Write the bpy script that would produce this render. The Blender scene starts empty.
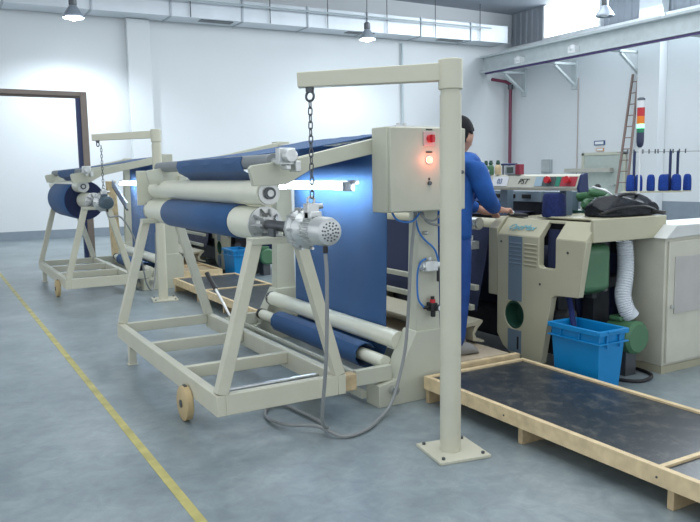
import bpy, bmesh, math, random
from mathutils import Vector, Matrix
random.seed(4)
PI = math.pi
scene = bpy.context.scene
COL = scene.collection

# ------------------------------------------------------------------ camera
cd = bpy.data.cameras.new('camera'); cam = bpy.data.objects.new('camera', cd); COL.objects.link(cam)
cam.matrix_world = (Matrix.Translation((0, 0, 1.35)) @ Matrix.Rotation(math.radians(-30.03), 4, 'Z')
    @ Matrix.Rotation(math.radians(90 - 6.81), 4, 'X') @ Matrix.Rotation(math.radians(-.917), 4, 'Z'))
cd.sensor_width = 36; cd.lens = 729.4 / 700 * 36; cd.clip_start = .05; cd.clip_end = 200
scene.camera = cam
# ------------------------------------------------------------------ world + light
w = bpy.data.worlds.new('world'); scene.world = w; w.use_nodes = True
bg = w.node_tree.nodes['Background']
bg.inputs[0].default_value = (.88, .94, 1.0, 1); bg.inputs[1].default_value = 0.85

def area(name, loc, rot, sx, sy, power, col):
    l = bpy.data.lights.new(name, 'AREA'); l.shape = 'RECTANGLE'; l.size = sx; l.size_y = sy
    l.energy = power; l.color = col
    o = bpy.data.objects.new(name, l); COL.objects.link(o); o.location = loc
    o.rotation_euler = rot
    return o
# daylight through the high windows of the right wall; unseen area lamps added under the roof as fill
area('window_daylight', (15.6, 8.0, 5.6), (0, math.radians(68), 0), 1.2, 12, 520, (.86, .94, 1))
area('ceiling_fill', (2.5, 3.0, 5.7), (0, 0, 0), 7, 5, 190, (.92, .97, 1))
area('ceiling_fill_far', (8.5, 11.0, 5.6), (0, 0, 0), 11, 8, 330, (.90, .96, 1))  # added fill, also brightens the far end and right wall
scene.view_settings.view_transform = 'Standard'; scene.view_settings.look = 'None'
scene.view_settings.gamma = 1; scene.view_settings.use_curve_mapping = False
scene.view_settings.exposure = 0.75

# ------------------------------------------------------------------ materials
MATS = {}
def mat(name, col, rough=.5, metal=0, var=.06, scale=6, bump=0, bscale=60, emit=0, ecol=None, spec=.5):
    if name in MATS: return MATS[name]
    m = bpy.data.materials.new(name); m.use_nodes = True; nt = m.node_tree
    b = nt.nodes['Principled BSDF']
    b.inputs['Roughness'].default_value = rough; b.inputs['Metallic'].default_value = metal
    b.inputs['Specular IOR Level'].default_value = spec
    tc = nt.nodes.new('ShaderNodeTexCoord')
    n = nt.nodes.new('ShaderNodeTexNoise'); n.inputs['Scale'].default_value = scale; n.inputs['Detail'].default_value = 5
    nt.links.new(tc.outputs['Object'], n.inputs['Vector'])
    r = nt.nodes.new('ShaderNodeValToRGB')
    r.color_ramp.elements[0].position = .3; r.color_ramp.elements[1].position = .7
    r.color_ramp.elements[0].color = tuple(max(0, c * (1 - var)) for c in col) + (1,)
    r.color_ramp.elements[1].color = tuple(min(1, c * (1 + var)) for c in col) + (1,)
    nt.links.new(n.outputs['Fac'], r.inputs['Fac']); nt.links.new(r.outputs['Color'], b.inputs['Base Color'])
    if bump:
        n2 = nt.nodes.new('ShaderNodeTexNoise'); n2.inputs['Scale'].default_value = bscale
        nt.links.new(tc.outputs['Object'], n2.inputs['Vector'])
        bp = nt.nodes.new('ShaderNodeBump'); bp.inputs['Strength'].default_value = bump; bp.inputs['Distance'].default_value = .01
        nt.links.new(n2.outputs['Fac'], bp.inputs['Height']); nt.links.new(bp.outputs['Normal'], b.inputs['Normal'])
    if emit:
        b.inputs['Emission Color'].default_value = (ecol or col) + (1,); b.inputs['Emission Strength'].default_value = emit
    MATS[name] = m
    return m
cream = mat('cream_paint', (.57, .555, .44), .42, var=.04)
cream2 = mat('pale_grey_green_paint', (.50, .505, .41), .42, var=.04)
beige = mat('beige_loom_paint', (.47, .45, .32), .38, var=.04)
beiged = mat('beige_cover_edge', (.40, .38, .27), .4, var=.04)
whiter = mat('cream_roller_paint', (.70, .70, .58), .28, var=.03)
greyr = mat('grey_rubber_roller', (.20, .22, .23), .5)
steel = mat('brushed_steel', (.55, .56, .55), .30, .85, var=.1, scale=20)
alu = mat('cast_aluminium', (.62, .64, .63), .34, .7, var=.14, scale=18, bump=.2)
dsteel = mat('dark_steel', (.10, .11, .12), .4, .6)
black = mat('black_rubber', (.012, .012, .014), .5)
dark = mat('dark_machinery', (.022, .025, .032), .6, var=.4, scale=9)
greyblue = mat('grey_blue_paint', (.15, .21, .27), .4)
green = mat('machine_green', (.07, .18, .09), .38)
greend = mat('dark_green_metal', (.02, .075, .05), .4)
red = mat('red_plastic', (.55, .02, .03), .35)
redpipe = mat('red_pipe_paint', (.17, .03, .065), .4)
navypipe = mat('navy_pipe_paint', (.05, .03, .12), .4)
whitep = mat('white_plastic', (.75, .77, .78), .4)
hosew = mat('white_hose', (.62, .66, .70), .45)
bluehose = mat('blue_air_hose', (.02, .16, .50), .35)
cablem = mat('grey_cable', (.24, .25, .25), .5)
bluebin = mat('blue_bin_plastic', (.0, .22, .53), .38, var=.05)
wood = mat('pale_pine', (.66, .52, .31), .6, var=.16, scale=14)
woodp = mat('plywood', (.50, .38, .22), .6, var=.2, scale=20)
skin = mat('skin', (.50, .27, .19), .5)
hair_m = mat('black_hair', (.008, .008, .011), .75, spec=.25)
overall = mat('blue_overall', (.008, .085, .34), .75, var=.2, scale=10, bump=.6, bscale=14)
overalld = mat('blue_trousers', (.006, .055, .25), .75, var=.2, scale=10, bump=.6, bscale=14)
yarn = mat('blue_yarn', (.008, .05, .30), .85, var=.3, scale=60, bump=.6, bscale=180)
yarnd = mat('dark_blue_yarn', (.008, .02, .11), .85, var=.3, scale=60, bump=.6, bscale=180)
bagm = mat('black_nylon', (.010, .013, .018), .5, var=.4, bump=.7, bscale=24, spec=.3)
yellow = mat('yellow_paint', (.46, .41, .14), .5, var=.25, scale=7)
orange = mat('orange_lens', (.85, .22, .01), .3)
redlens = mat('red_lens', (.55, .02, .03), .3)
greenlit = mat('lit_green_lens', (.12, .75, .35), .3, emit=1.6, ecol=(.25, 1, .55))
greenlens = mat('green_lens', (.01, .22, .10), .3)
clear = mat('clear_lens', (.75, .78, .80), .15)
glowred = mat('lit_red_lamp', (.9, .15, .08), .3, emit=3, ecol=(1, .22, .12))
tubem = mat('lit_tube', (.9, .95, 1), .3, emit=16, ecol=(.78, .9, 1))
lampm = mat('lit_lamp', (.9, .95, 1), .3, emit=30, ecol=(.82, .93, 1))
winm = mat('daylight_glass', (.9, .95, 1), .3, emit=2.6, ecol=(.88, .95, 1))
brown = mat('brown_steel', (.22, .18, .155), .5)
navy = mat('navy_steel', (.02, .035, .11), .5)
doorm = mat('door_grey_green', (.42, .47, .43), .5)
screenm = mat('dark_screen', (.03, .06, .05), .2)
cyan = mat('cyan_print', (.12, .36, .44), .45)
ink = mat('black_ink', (.01, .01, .01), .5)
wallm = mat('wall_paint', (.65, .675, .69), .75, var=.02, scale=.6)
dado = mat('grey_skirting_paint', (.22, .26, .30), .5, var=.05)
ceilm = mat('roof_sheet', (.34, .37, .42), .6, var=.05)
galv = mat('galvanised_duct', (.66, .70, .74), .4, .25, var=.05, scale=2)
clad = mat('grey_cladding', (.36, .39, .43), .55, var=.04)
trowel = mat('trap_grey', (.30, .30, .30), .5)

def denim(name, col, var=.10):
    m = mat(name, col, .85, var=var, scale=3)
    nt = m.node_tree; b = nt.nodes['Principled BSDF']
    tc = [n for n in nt.nodes if n.type == 'TEX_COORD'][0]
    wv = nt.nodes.new('ShaderNodeTexWave'); wv.wave_type = 'BANDS'; wv.bands_direction = 'DIAGONAL'
    wv.inputs['Scale'].default_value = 90; wv.inputs['Distortion'].default_value = 1.5
    nt.links.new(tc.outputs['Object'], wv.inputs['Vector'])
    bp = nt.nodes.new('ShaderNodeBump'); bp.inputs['Strength'].default_value = .25; bp.inputs['Distance'].default_value = .004
    nt.links.new(wv.outputs['Fac'], bp.inputs['Height']); nt.links.new(bp.outputs['Normal'], b.inputs['Normal'])
    b.inputs['Sheen Weight'].default_value = .15
    return m
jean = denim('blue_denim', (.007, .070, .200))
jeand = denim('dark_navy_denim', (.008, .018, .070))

# floor: trowelled concrete, glossy, mottled
def floor_mat():
    m = bpy.data.materials.new('painted_concrete'); m.use_nodes = True; nt = m.node_tree; N = nt.nodes; L = nt.links
    b = N['Principled BSDF']; tc = N.new('ShaderNodeTexCoord')
    n1 = N.new('ShaderNodeTexNoise'); n1.inputs['Scale'].default_value = 1.3; n1.inputs['Detail'].default_value = 8; n1.inputs['Roughness'].default_value = .65
    n2 = N.new('ShaderNodeTexNoise'); n2.inputs['Scale'].default_value = 9; n2.inputs['Detail'].default_value = 8; n2.inputs['Roughness'].default_value = .7
    n2.inputs['Distortion'].default_value = .6
    for n in (n1, n2): L.new(tc.outputs['Object'], n.inputs['Vector'])
    r1 = N.new('ShaderNodeValToRGB'); r1.color_ramp.elements[0].position = .32; r1.color_ramp.elements[1].position = .68
    r1.color_ramp.elements[0].color = (.170, .214, .232, 1); r1.color_ramp.elements[1].color = (.300, .350, .365, 1)
    r2 = N.new('ShaderNodeValToRGB'); r2.color_ramp.elements[0].position = .35; r2.color_ramp.elements[1].position = .75
    r2.color_ramp.elements[0].color = (.80, .81, .83, 1); r2.color_ramp.elements[1].color = (1.22, 1.2, 1.17, 1)
    mx = N.new('ShaderNodeMix'); mx.data_type = 'RGBA'; mx.blend_type = 'MULTIPLY'; mx.inputs[0].default_value = 1
    L.new(n1.outputs['Fac'], r1.inputs['Fac']); L.new(n2.outputs['Fac'], r2.inputs['Fac'])
    L.new(r1.outputs['Color'], mx.inputs[6]); L.new(r2.outputs['Color'], mx.inputs[7]); L.new(mx.outputs[2], b.inputs['Base Color'])
    rr = N.new('ShaderNodeMapRange'); rr.inputs[3].default_value = .26; rr.inputs[4].default_value = .42
    L.new(n2.outputs['Fac'], rr.inputs[0]); L.new(rr.outputs[0], b.inputs['Roughness'])
    bp = N.new('ShaderNodeBump'); bp.inputs['Strength'].default_value = .08; bp.inputs['Distance'].default_value = .01
    L.new(n2.outputs['Fac'], bp.inputs['Height']); L.new(bp.outputs['Normal'], b.inputs['Normal'])
    return m
floorm = floor_mat()
def mat_mat():
    m = bpy.data.materials.new('worn_black_mat'); m.use_nodes = True; nt = m.node_tree; N = nt.nodes; L = nt.links
    b = N['Principled BSDF']; tc = N.new('ShaderNodeTexCoord')
    n1 = N.new('ShaderNodeTexNoise'); n1.inputs['Scale'].default_value = 9; n1.inputs['Detail'].default_value = 10; n1.inputs['Roughness'].default_value = .78
    n1.inputs['Distortion'].default_value = .3
    L.new(tc.outputs['Object'], n1.inputs['Vector'])
    r1 = N.new('ShaderNodeValToRGB'); r1.color_ramp.elements[0].position = .50; r1.color_ramp.elements[1].position = .84
    r1.color_ramp.elements[0].color = (.018, .026, .036, 1); r1.color_ramp.elements[1].color = (.19, .18, .15, 1)
    L.new(n1.outputs['Fac'], r1.inputs['Fac']); L.new(r1.outputs['Color'], b.inputs['Base Color'])
    b.inputs['Roughness'].default_value = .33
    return m
matm = mat_mat()

# ------------------------------------------------------------------ mesh helpers
def frame_of(d, up=None):
    d = Vector(d).normalized()
    u = Vector(up) if up else (Vector((0, 0, 1)) if abs(d.z) < .95 else Vector((0, 1, 0)))
    s = d.cross(u).normalized(); u = s.cross(d).normalized()
    return d, s, u
class MB:
    def __init__(self): self.bm = bmesh.new()
    def _f(self, vs, mi=0):
        try: f = self.bm.faces.new(vs); f.material_index = mi; return f
        except ValueError: return None
    def hexa(self, c, mi=0):
        v = [self.bm.verts.new(p) for p in c]
        for q in ((0,3,2,1), (4,5,6,7), (0,1,5,4), (1,2,6,5), (2,3,7,6), (3,0,4,7)): self._f([v[i] for i in q], mi)
        return self
    def box(self, x0, y0, z0, x1, y1, z1, mi=0):
        return self.hexa([(x0,y0,z0),(x1,y0,z0),(x1,y1,z0),(x0,y1,z0),(x0,y0,z1),(x1,y0,z1),(x1,y1,z1),(x0,y1,z1)], mi)
    def bar(self, a, b, w_, h_, up=None, w2=None, h2=None, mi=0):
        a, b = Vector(a), Vector(b); d, s, u = frame_of(b - a, up)
        w2 = w2 or w_; h2 = h2 or h_
        c = []
        for p, W, Hh in ((a, w_, h_), (b, w2, h2)):
            for sx, sy in ((-1,-1),(1,-1),(1,1),(-1,1)): c.append(p + s*sx*W/2 + u*sy*Hh/2)
        return self.hexa(c, mi)
    def ring_cyl(self, prof, o, d, seg=24, mi=0, caps=True):
        """profile [(t, r)...] along axis d from o"""
        d, s, u = frame_of(d); o = Vector(o); rings = []
        for t, r in prof:
            r = max(r, 1e-4)
            rings.append([self.bm.verts.new(o + d*t + (s*math.cos(2*PI*k/seg) + u*math.sin(2*PI*k/seg))*r) for k in range(seg)])
        for A, B in zip(rings, rings[1:]):
            for k in range(seg): self._f([A[k], A[(k+1) % seg], B[(k+1) % seg], B[k]], mi)
        if caps: self._f(rings[0][::-1], mi); self._f(rings[-1], mi)
        return self
    def cyl(self, a, b, r, r2=None, seg=24, mi=0):
        a, b = Vector(a), Vector(b)
        return self.ring_cyl([(0, r), ((b-a).length, r if r2 is None else r2)], a, b-a, seg, mi)
    def tube(self, pts, r, seg=8, mi=0, closed=False):
        pts = [Vector(p) for p in pts]; n = len(pts); rings = []; pu = None
        for i, p in enumerate(pts):
            if closed: d = pts[(i+1) % n] - pts[i-1]
            else: d = pts[min(i+1, n-1)] - pts[max(i-1, 0)]
            d.normalize()
            if pu is None: _, s, u = frame_of(d)
            else:
                s = d.cross(pu).normalized(); u = s.cross(d).normalized()
            pu = u
            rr = r(i/(n-1)) if callable(r) else r
            rings.append([self.bm.verts.new(p + (s*math.cos(2*PI*k/seg) + u*math.sin(2*PI*k/seg))*rr) for k in range(seg)])
        m = n if closed else n-1
        for i in range(m):
            A, B = rings[i], rings[(i+1) % n]
            for k in range(seg): self._f([A[k], A[(k+1) % seg], B[(k+1) % seg], B[k]], mi)
        if not closed: self._f(rings[0][::-1], mi); self._f(rings[-1], mi)
        return self
    def prism(self, poly, ax, a, b, mi=0):
        """poly 2d in the two other axes (in xyz order), extruded along axis ax from a to b"""
        def P(p, t):
            return {'x': (t, p[0], p[1]), 'y': (p[0], t, p[1]), 'z': (p[0], p[1], t)}[ax]
        A = [self.bm.verts.new(P(p, a)) for p in poly]; B = [self.bm.verts.new(P(p, b)) for p in poly]; n = len(poly)
        self._f(A, mi); self._f(B[::-1], mi)
        for i in range(n): self._f([A[i], B[i], B[(i+1) % n], A[(i+1) % n]], mi)
        return self
    def sphere(self, c, r, sc=(1,1,1), seg=16, mi=0):
        g = bmesh.ops.create_uvsphere(self.bm, u_segments=seg, v_segments=max(6, seg*2//3), radius=1)
        for v in g['verts']: v.co = Vector((v.co.x*r*sc[0], v.co.y*r*sc[1], v.co.z*r*sc[2])) + Vector(c)
        for v in g['verts']:
            for f in v.link_faces: f.material_index = mi
        return self
    def torus(self, c, axis, R, r, seg=24, s2=8, mi=0, sc=(1, 1)):
        d, s, u = frame_of(axis)
        return self.tube([Vector(c) + s*math.cos(2*PI*k/seg)*R*sc[0] + u*math.sin(2*PI*k/seg)*R*sc[1] for k in range(seg)], r, s2, mi, True)
    def sheet(self, rows, th=.004, mi=0):
        """grid of points rows[i][j] given thickness along its mean normal"""
        nr, nc = len(rows), len(rows[0])
        P = [[Vector(p) for p in r] for r in rows]; F = []; Bk = []
        for i in range(nr):
            f, bk = [], []
            for j in range(nc):
                du = P[min(i+1, nr-1)][j] - P[max(i-1, 0)][j]; dv = P[i][min(j+1, nc-1)] - P[i][max(j-1, 0)]
                n = du.cross(dv).normalized()*th/2
                f.append(self.bm.verts.new(P[i][j]+n)); bk.append(self.bm.verts.new(P[i][j]-n))
            F.append(f); Bk.append(bk)
        for i in range(nr-1):
            for j in range(nc-1):
                self._f([F[i][j], F[i+1][j], F[i+1][j+1], F[i][j+1]], mi); self._f([Bk[i][j], Bk[i][j+1], Bk[i+1][j+1], Bk[i+1][j]], mi)
        for i in range(nr-1):
            self._f([F[i][0], Bk[i][0], Bk[i+1][0], F[i+1][0]], mi); self._f([F[i][-1], F[i+1][-1], Bk[i+1][-1], Bk[i][-1]], mi)
        for j in range(nc-1):
            self._f([F[0][j], F[0][j+1], Bk[0][j+1], Bk[0][j]], mi); self._f([F[-1][j], Bk[-1][j], Bk[-1][j+1], F[-1][j+1]], mi)
        return self
    def build(self, name, m, parent=None, bev=0, smooth=True, sub=0):
        bmesh.ops.recalc_face_normals(self.bm, faces=self.bm.faces)
        me = bpy.data.meshes.new(name)
        if parent is not None:
            o0 = Vector(parent['_o'])
        else:
            xs = [v.co for v in self.bm.verts]
            o0 = Vector(((min(v.x for v in xs)+max(v.x for v in xs))/2, (min(v.y for v in xs)+max(v.y for v in xs))/2, min(v.z for v in xs)))
        for v in self.bm.verts: v.co -= o0
        self.bm.to_mesh(me); self.bm.free()
        for x in (m if isinstance(m, (list, tuple)) else [m]): me.materials.append(x)
        if smooth:
            me.polygons.foreach_set('use_smooth', [True]*len(me.polygons)); me.set_sharp_from_angle(angle=math.radians(38))
        o = bpy.data.objects.new(name, me); COL.objects.link(o)
        ORIG[o.name] = o0
        if parent is not None: o.parent = parent
        else: o.location = o0
        o['_o'] = tuple(o0)
        if bev:
            bm_ = o.modifiers.new('bevel', 'BEVEL'); bm_.width = bev; bm_.segments = 2; bm_.limit_method = 'ANGLE'; bm_.angle_limit = math.radians(40)
        if sub:
            s = o.modifiers.new('sub', 'SUBSURF'); s.levels = sub; s.render_levels = sub
        return o
ORIG = {}
def thing(name, label, cat, loc, group=None):
    o = bpy.data.objects.new(name, None); COL.objects.link(o); o.location = loc; o.empty_display_size = .1
    o['_o'] = tuple(Vector(loc)); return tag(o, label, cat, group)
def tag(o, label, cat, group=None, kind=None):
    o['label'] = label; o['category'] = cat
    if group: o['group'] = group
    if kind: o['kind'] = kind
    return o
def struct(o): o['kind'] = 'structure'; return o
def kids(o): return [c for c in COL.objects if c.parent == o]
def copy_tree(o, parent=None):
    c = o.copy(); COL.objects.link(c)
    if parent: c.parent = parent
    for ch in kids(o): copy_tree(ch, c)
    return c
def dup(o, off, label=None, group=None):
    c = copy_tree(o); c.location = Vector(o.location) + Vector(off)
    if label: c['label'] = label
    return c
def text(name, s, m, parent, pos, size, xdir, up, depth=.002, shear=0, sx=1):
    cu = bpy.data.curves.new(name, 'FONT'); cu.body = s; cu.size = size; cu.extrude = depth/2; cu.shear = shear
    cu.align_x = 'CENTER'; cu.align_y = 'CENTER'
    t = bpy.data.objects.new('tmp', cu); COL.objects.link(t); bpy.context.view_layer.update()
    me = bpy.data.meshes.new_from_object(t.evaluated_get(bpy.context.evaluated_depsgraph_get()))
    bpy.data.objects.remove(t)
    X = Vector(xdir).normalized(); U = Vector(up); Zn = X.cross(U).normalized(); U = Zn.cross(X)
    M = Matrix(((X.x*sx, U.x, Zn.x, pos[0]), (X.y*sx, U.y, Zn.y, pos[1]), (X.z*sx, U.z, Zn.z, pos[2]), (0,0,0,1)))
    if parent is not None: M = Matrix.Translation(-Vector(parent['_o'])) @ M
    me.transform(M); me.materials.clear(); me.materials.append(m)
    o = bpy.data.objects.new(name, me); COL.objects.link(o)
    if parent is not None: o.parent = parent
    return o
def spline(pts, n=10):
    """catmull-rom"""
    P = [Vector(p) for p in pts]; P = [P[0]*2-P[1]] + P + [P[-1]*2-P[-2]]; out = []
    for i in range(1, len(P)-2):
        for k in range(n):
            t = k/n
            out.append(.5*((2*P[i]) + (-P[i-1]+P[i+1])*t + (2*P[i-1]-5*P[i]+4*P[i+1]-P[i+2])*t*t + (-P[i-1]+3*P[i]-3*P[i+1]+P[i+2])*t**3))
    out.append(P[-2]); return out

# ================================================================== THE HALL
WY, WX, HZ = 17.6, 16.0, 6.15
struct(MB().box(-7, -5, -.1, WX+.2, WY+.2, 0).build('floor', floorm))
struct(MB().box(-7, WY, 0, WX+.2, WY+.2, HZ).build('wall_back', wallm))
# right wall with the opening of the high window
wr = MB()
wr.box(WX, -5, 0, WX+.2, WY, 5.12)
wr.build('wall_right', wallm); struct(COL.objects['wall_right'])
def corrugated(y0, y1, z0, z1, m):
    pts = []; y = y0
    while y < y1:
        for dy, dx in ((0, 0), (.10, 0), (.13, -.035), (.21, -.035), (.24, 0)): 
            if y+dy < y1: pts.append((WX+.10+dx, y+dy))
        y += .24
    pts.append((WX+.10, y1)); poly = pts + [(WX+.19, y1), (WX+.19, y0)]
    m.prism(poly, 'z', z0, z1)
cw = MB(); W0, W1, WB, WT = 14.08, 16.1, 5.2, 6.12
corrugated(-5, W0, 5.12, HZ, cw); corrugated(W1, WY, 5.12, HZ, cw); corrugated(W0, W1, 5.12, WB, cw)
struct(cw.build('wall_right_cladding', clad))
wn = struct(MB().box(WX+.02, W0, WB, WX+.08, W1, WT).build('window_1', winm))
fr = MB()
fr.box(WX-.03, W0-.06, WB-.06, WX+.1, W1+.06, WB).box(WX-.03, W0-.06, WB, WX+.1, W0, WT).box(WX-.03, W1, WB, WX+.1, W1+.06, WT)
f_ = fr.build('window_frame', whitep, wn)
struct(MB().box(-7, -5, HZ, WX+.2, WY+.2, HZ+.1).build('ceiling', ceilm))
# sill ledge over the lower wall
struct(MB().box(WX-.12, -5, 4.98, WX+.05, WY, 5.13).build('trim_1', whitep))
# grey painted skirting bands
struct(MB().box(-7, WY-.012, 0, WX, WY, .20).build('baseboard_back', dado))
struct(MB().box(WX-.012, -5, 0, WX, WY-.012, .55).build('baseboard_right', dado))
# pilasters
for i, (x0, x1) in enumerate(((4.27, 4.80),)):
    struct(MB().box(x0, WY-.16, .2, x1, WY, 4.98).build('trim_%d' % (i+2), wallm, bev=.01))
struct(MB().box(WX-.28, 11.95, 0, WX, 12.6, HZ).build('trim_3', wallm, bev=.01))
struct(MB().box(WX-.28, 3.5, 0, WX, 4.2, HZ).build('trim_4', wallm, bev=.01))
# yellow aisle line
struct(MB().box(.825, -4, 0, .867, WY-.02, .0015).build('trim_5', yellow))
# roof trusses
for k, (y, x0) in enumerate(((15.4, 4), (12.0, 4))):
    tr = MB(); n = 10; L = WX-.1-x0
    tr.bar((x0, y, 5.62), (WX-.1, y, 5.62), .05, .05); tr.bar((x0, y, 6.05), (WX-.1, y, 6.05), .06, .06)
    for i in range(n):
        a = x0+L*i/n; b = x0+L*(i+.5)/n; c = x0+L*(i+1)/n
        tr.bar((a, y, 5.62), (b, y, 6.05), .035, .035); tr.bar((b, y, 6.05), (c, y, 5.62), .035, .035)
    if k == 1: struct(tr.build('trim_%d' % (6+k), mat('truss_paint', (.10, .12, .15), .5)))
    else: tr.bm.free()

# door on the right wall
dr = MB().box(WX-.045, 13.13, 0, WX-.015, 14.46, 1.75).build('door_1', doorm); struct(dr)
MB().box(WX-.07, 14.46, 0, WX-.012, 14.54, 1.82).box(WX-.07, 13.05, 0, WX-.012, 13.13, 1.82).box(WX-.07, 13.05, 1.75, WX-.012, 14.54, 1.82).build('door_frame', cream2, dr)
MB().cyl((WX-.045, 13.4, .95), (WX-.10, 13.4, .95), .03).bar((WX-.10, 13.4, .95), (WX-.10, 13.56, .95), .02, .02).build('door_handle', steel, dr)
def wallsign(y, z, wy, hz, m, label, name='wall_sign', m2=None):
    t = thing(name, label, 'sign', (WX-.03, y, z-hz/2))
    MB().box(WX-.03, y-wy/2, z-hz/2, WX-.001, y+wy/2, z+hz/2).build('plate', m, t)
    if m2: MB().box(WX-.034, y-wy*.4, z-hz*.3, WX-.03, y+wy*.4, z+hz*.3).build('symbol_panel', m2, t)
wallsign(13.97, 2.08, .36, .12, mat('sign_navy', (.03, .08, .20), .4), 'small dark blue sign high on the wall above the grey door', m2=whitep)
wallsign(13.95, 1.90, .26, .09, mat('sign_tan', (.55, .30, .15), .4), 'tiny orange sign just above the grey door frame', m2=whitep)
t = thing('wall_box', 'small grey electrical box on the right wall beyond the red buttons', 'electrical box', (WX-.1, 15.88, 1.3))
MB().box(WX-.10, 15.70, 1.29, WX-.001, 16.06, 1.68).build('box_body', mat('grey_box', (.33, .36, .37), .5), t, bev=.01)
MB().box(WX-.115, 15.73, 1.32, WX-.10, 16.03, 1.65).build('box_door', mat('grey_box2', (.40, .43, .43), .5), t, bev=.004)
tag(MB().tube([(WX-.03, 14.75, .05), (WX-.03, 14.75, 3.9)], .014).build('conduit', mat('conduit_tan', (.42, .36, .33), .5)), 'thin vertical conduit on the right wall beside the grey door', 'pipe')
t = thing('guard_rail', 'grey horizontal bar on brackets across the front of the grey door', 'rail', (WX-.3, 14.2, 1.29))
MB().box(WX-.26, 13.4, 1.29, WX-.20, 15.0, 1.40).build('rail', mat('rail_grey', (.42, .41, .36), .5), t, bev=.005)
MB().box(WX-.2, 14.85, 1.29, WX-.001, 14.95, 1.40).box(WX-.2, 13.45, 1.29, WX-.045, 13.55, 1.40).build('bracket', mat('rail_grey', (.5,.5,.5)), t)
t = thing('red_pipe', 'red vertical fire pipe running down the corner of the hall', 'pipe', (WX-.16, WY-.25, 0))
MB().tube([(WX-.16, WY-.25, 0), (WX-.16, WY-.25, 4.0)], .05, 10).build('riser', redpipe, t)
MB().tube([(WX-.16, WY-.25, 4.0), (WX-.35, WY-.25, 4.08), (WX-.9, WY-.25, 4.12)], .05, 10).build('elbow', redpipe, t)
MB().cyl((WX-.16, WY-.25, 3.86), (WX-.16, WY-.25, 4.0), .08).build('flange', dsteel, t)
# extra pipe on the back wall
tag(MB().tube([(11.95, WY-.06, 0), (11.95, WY-.06, 5.0)], .03).build('drain_pipe', mat('pipe_grey', (.45, .52, .54), .5)), 'thin grey vertical pipe on the white back wall under the duct', 'pipe')

# crane runway beam along the right wall, with knee brackets
t = thing('crane_runway_beam', 'long pale crane runway beam on triangular brackets along the right wall', 'beam', (15.2, 6, 4.0))
MB().box(14.75, -4.5, 4.74, 15.15, WY-.1, 4.80).box(14.75, -4.5, 4.30, 15.15, WY-.1, 4.36).box(14.92, -4.5, 4.36, 14.98, WY-.1, 4.74).build('i_beam', mat('beam_paint', (.52, .57, .58), .5), t)
MB().bar((14.80, -4.5, 4.26), (14.80, WY-.3, 4.27), .05, .05).build('power_rail', navypipe, t)
for y in (16.9, 14.9, 12.7, 10.5, 8.2):
    MB().bar((WX, y, 4.30), (14.80, y, 4.27), .10, .06).bar((WX-.03, y, 3.72), (15.2, y, 4.23), .08, .06).box(WX-.06, y-.09, 3.6, WX-.001, y+.09, 4.4).build('bracket', mat('beam_paint', (.5,.5,.5)), t)
for y in (15.9, 13.9, 10.0):
    MB().box(14.76, y-.12, 4.37, 14.92, y+.12, 4.55).sphere((14.82, y, 4.5), .1).build('rail_clip', whitep, t)

# air duct along the back wall
def zb(x): return 4.98 + (x-3.6)*.15/11.7
t = thing('air_duct', 'long square white ventilation duct under the roof of the back wall', 'duct', (9, 16.9, 4.5))
x0, x1 = -5.0, 15.3; d = MB()
d.hexa([(x0,16.9,zb(x0)), (x1,16.9,zb(x1)), (x1,17.55,zb(x1)), (x0,17.55,zb(x0)), (x0,16.9,zb(x0)+.48), (x1,16.9,zb(x1)+.48), (x1,17.55,zb(x1)+.48), (x0,17.55,zb(x0)+.48)])
d.build('duct_body', galv, t)
for k in range(11):
    x = -3.6 + k*1.75
    MB().box(x-.02, 16.87, zb(x)-.02, x+.02, 17.56, zb(x)+.5).build('joint_flange', mat('duct_flange', (.42, .46, .50), .4, .3), t)
for x in (5.9, 9.9, 12.9):
    MB().box(x, 17.0, zb(x)-.012, x+.8, 17.25, zb(x)+.02).build('air_grille', dsteel, t)
MB().box(15.3, 16.92, 5.15, 15.38, 17.53, 5.62).build('end_cap', dsteel, t)
tag(MB().tube([(x0, 16.7, zb(x0)+.34), (14.5, 16.7, zb(14.5)+.34)], .02).build('sprinkler_pipe', mat('pipe_grey', (.5,.5,.5))), 'thin grey pipe running along the front of the white duct', 'pipe')
t = thing('roof_support_rod', 'thin hanger rods holding up the white duct', 'rod', (9, 16.85, 4.7))
for x in (5.6, 7.6, 9.2, 11.0, 12.6, 14.2):
    MB().tube([(x, 16.85, zb(x)), (x, 16.85, HZ)], .012, 6).build('rod', dsteel, t)

# high bay lamps
def hibay(x, y, z, lit, label):
    t = thing('high_bay_lamp', label, 'lamp', (x, y, z), 'high bay lamps hanging from the roof')
    MB().ring_cyl([(0, .21), (.03, .215), (.10, .17), (.20, .10), (.25, .07)], (x, y, z), (0, 0, 1), 28, caps=False).build('lamp_shade', mat('lamp_shade_alu', (.45, .50, .56), .3, .6), t)
    MB().ring_cyl([(0, .07), (.03, .08), (.15, .08), (.18, .04)], (x, y, z+.24), (0, 0, 1), 20).build('ballast_housing', dsteel, t)
    MB().tube([(x, y, z+.40), (x, y, HZ)], .012, 6).build('hanging_rod', dsteel, t)
    MB().sphere((x, y, z+.06), .15 if lit else .1, (1, 1, .75)).build('bulb', lampm if lit else whitep, t)
    if lit:
        l = bpy.data.lights.new('bulb_light', 'SPOT'); l.energy = lit; l.color = (.85, .94, 1); l.shadow_soft_size = .15
        l.spot_size = math.radians(150); l.spot_blend = .6
        o = bpy.data.objects.new('bulb_light', l); COL.objects.link(o); o.location = (0, 0, -.09); o.parent = t
hibay(2.88, 16.1, 4.60, 240, 'lit round high bay lamp above the brown portal frame at far left')
hibay(9.85, 16.0, 4.68, 120, 'lit round high bay lamp in front of the duct at top centre')
hibay(14.2, 12.35, 4.95, 0, 'silver unlit high bay lamp in front of the bright window')

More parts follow.
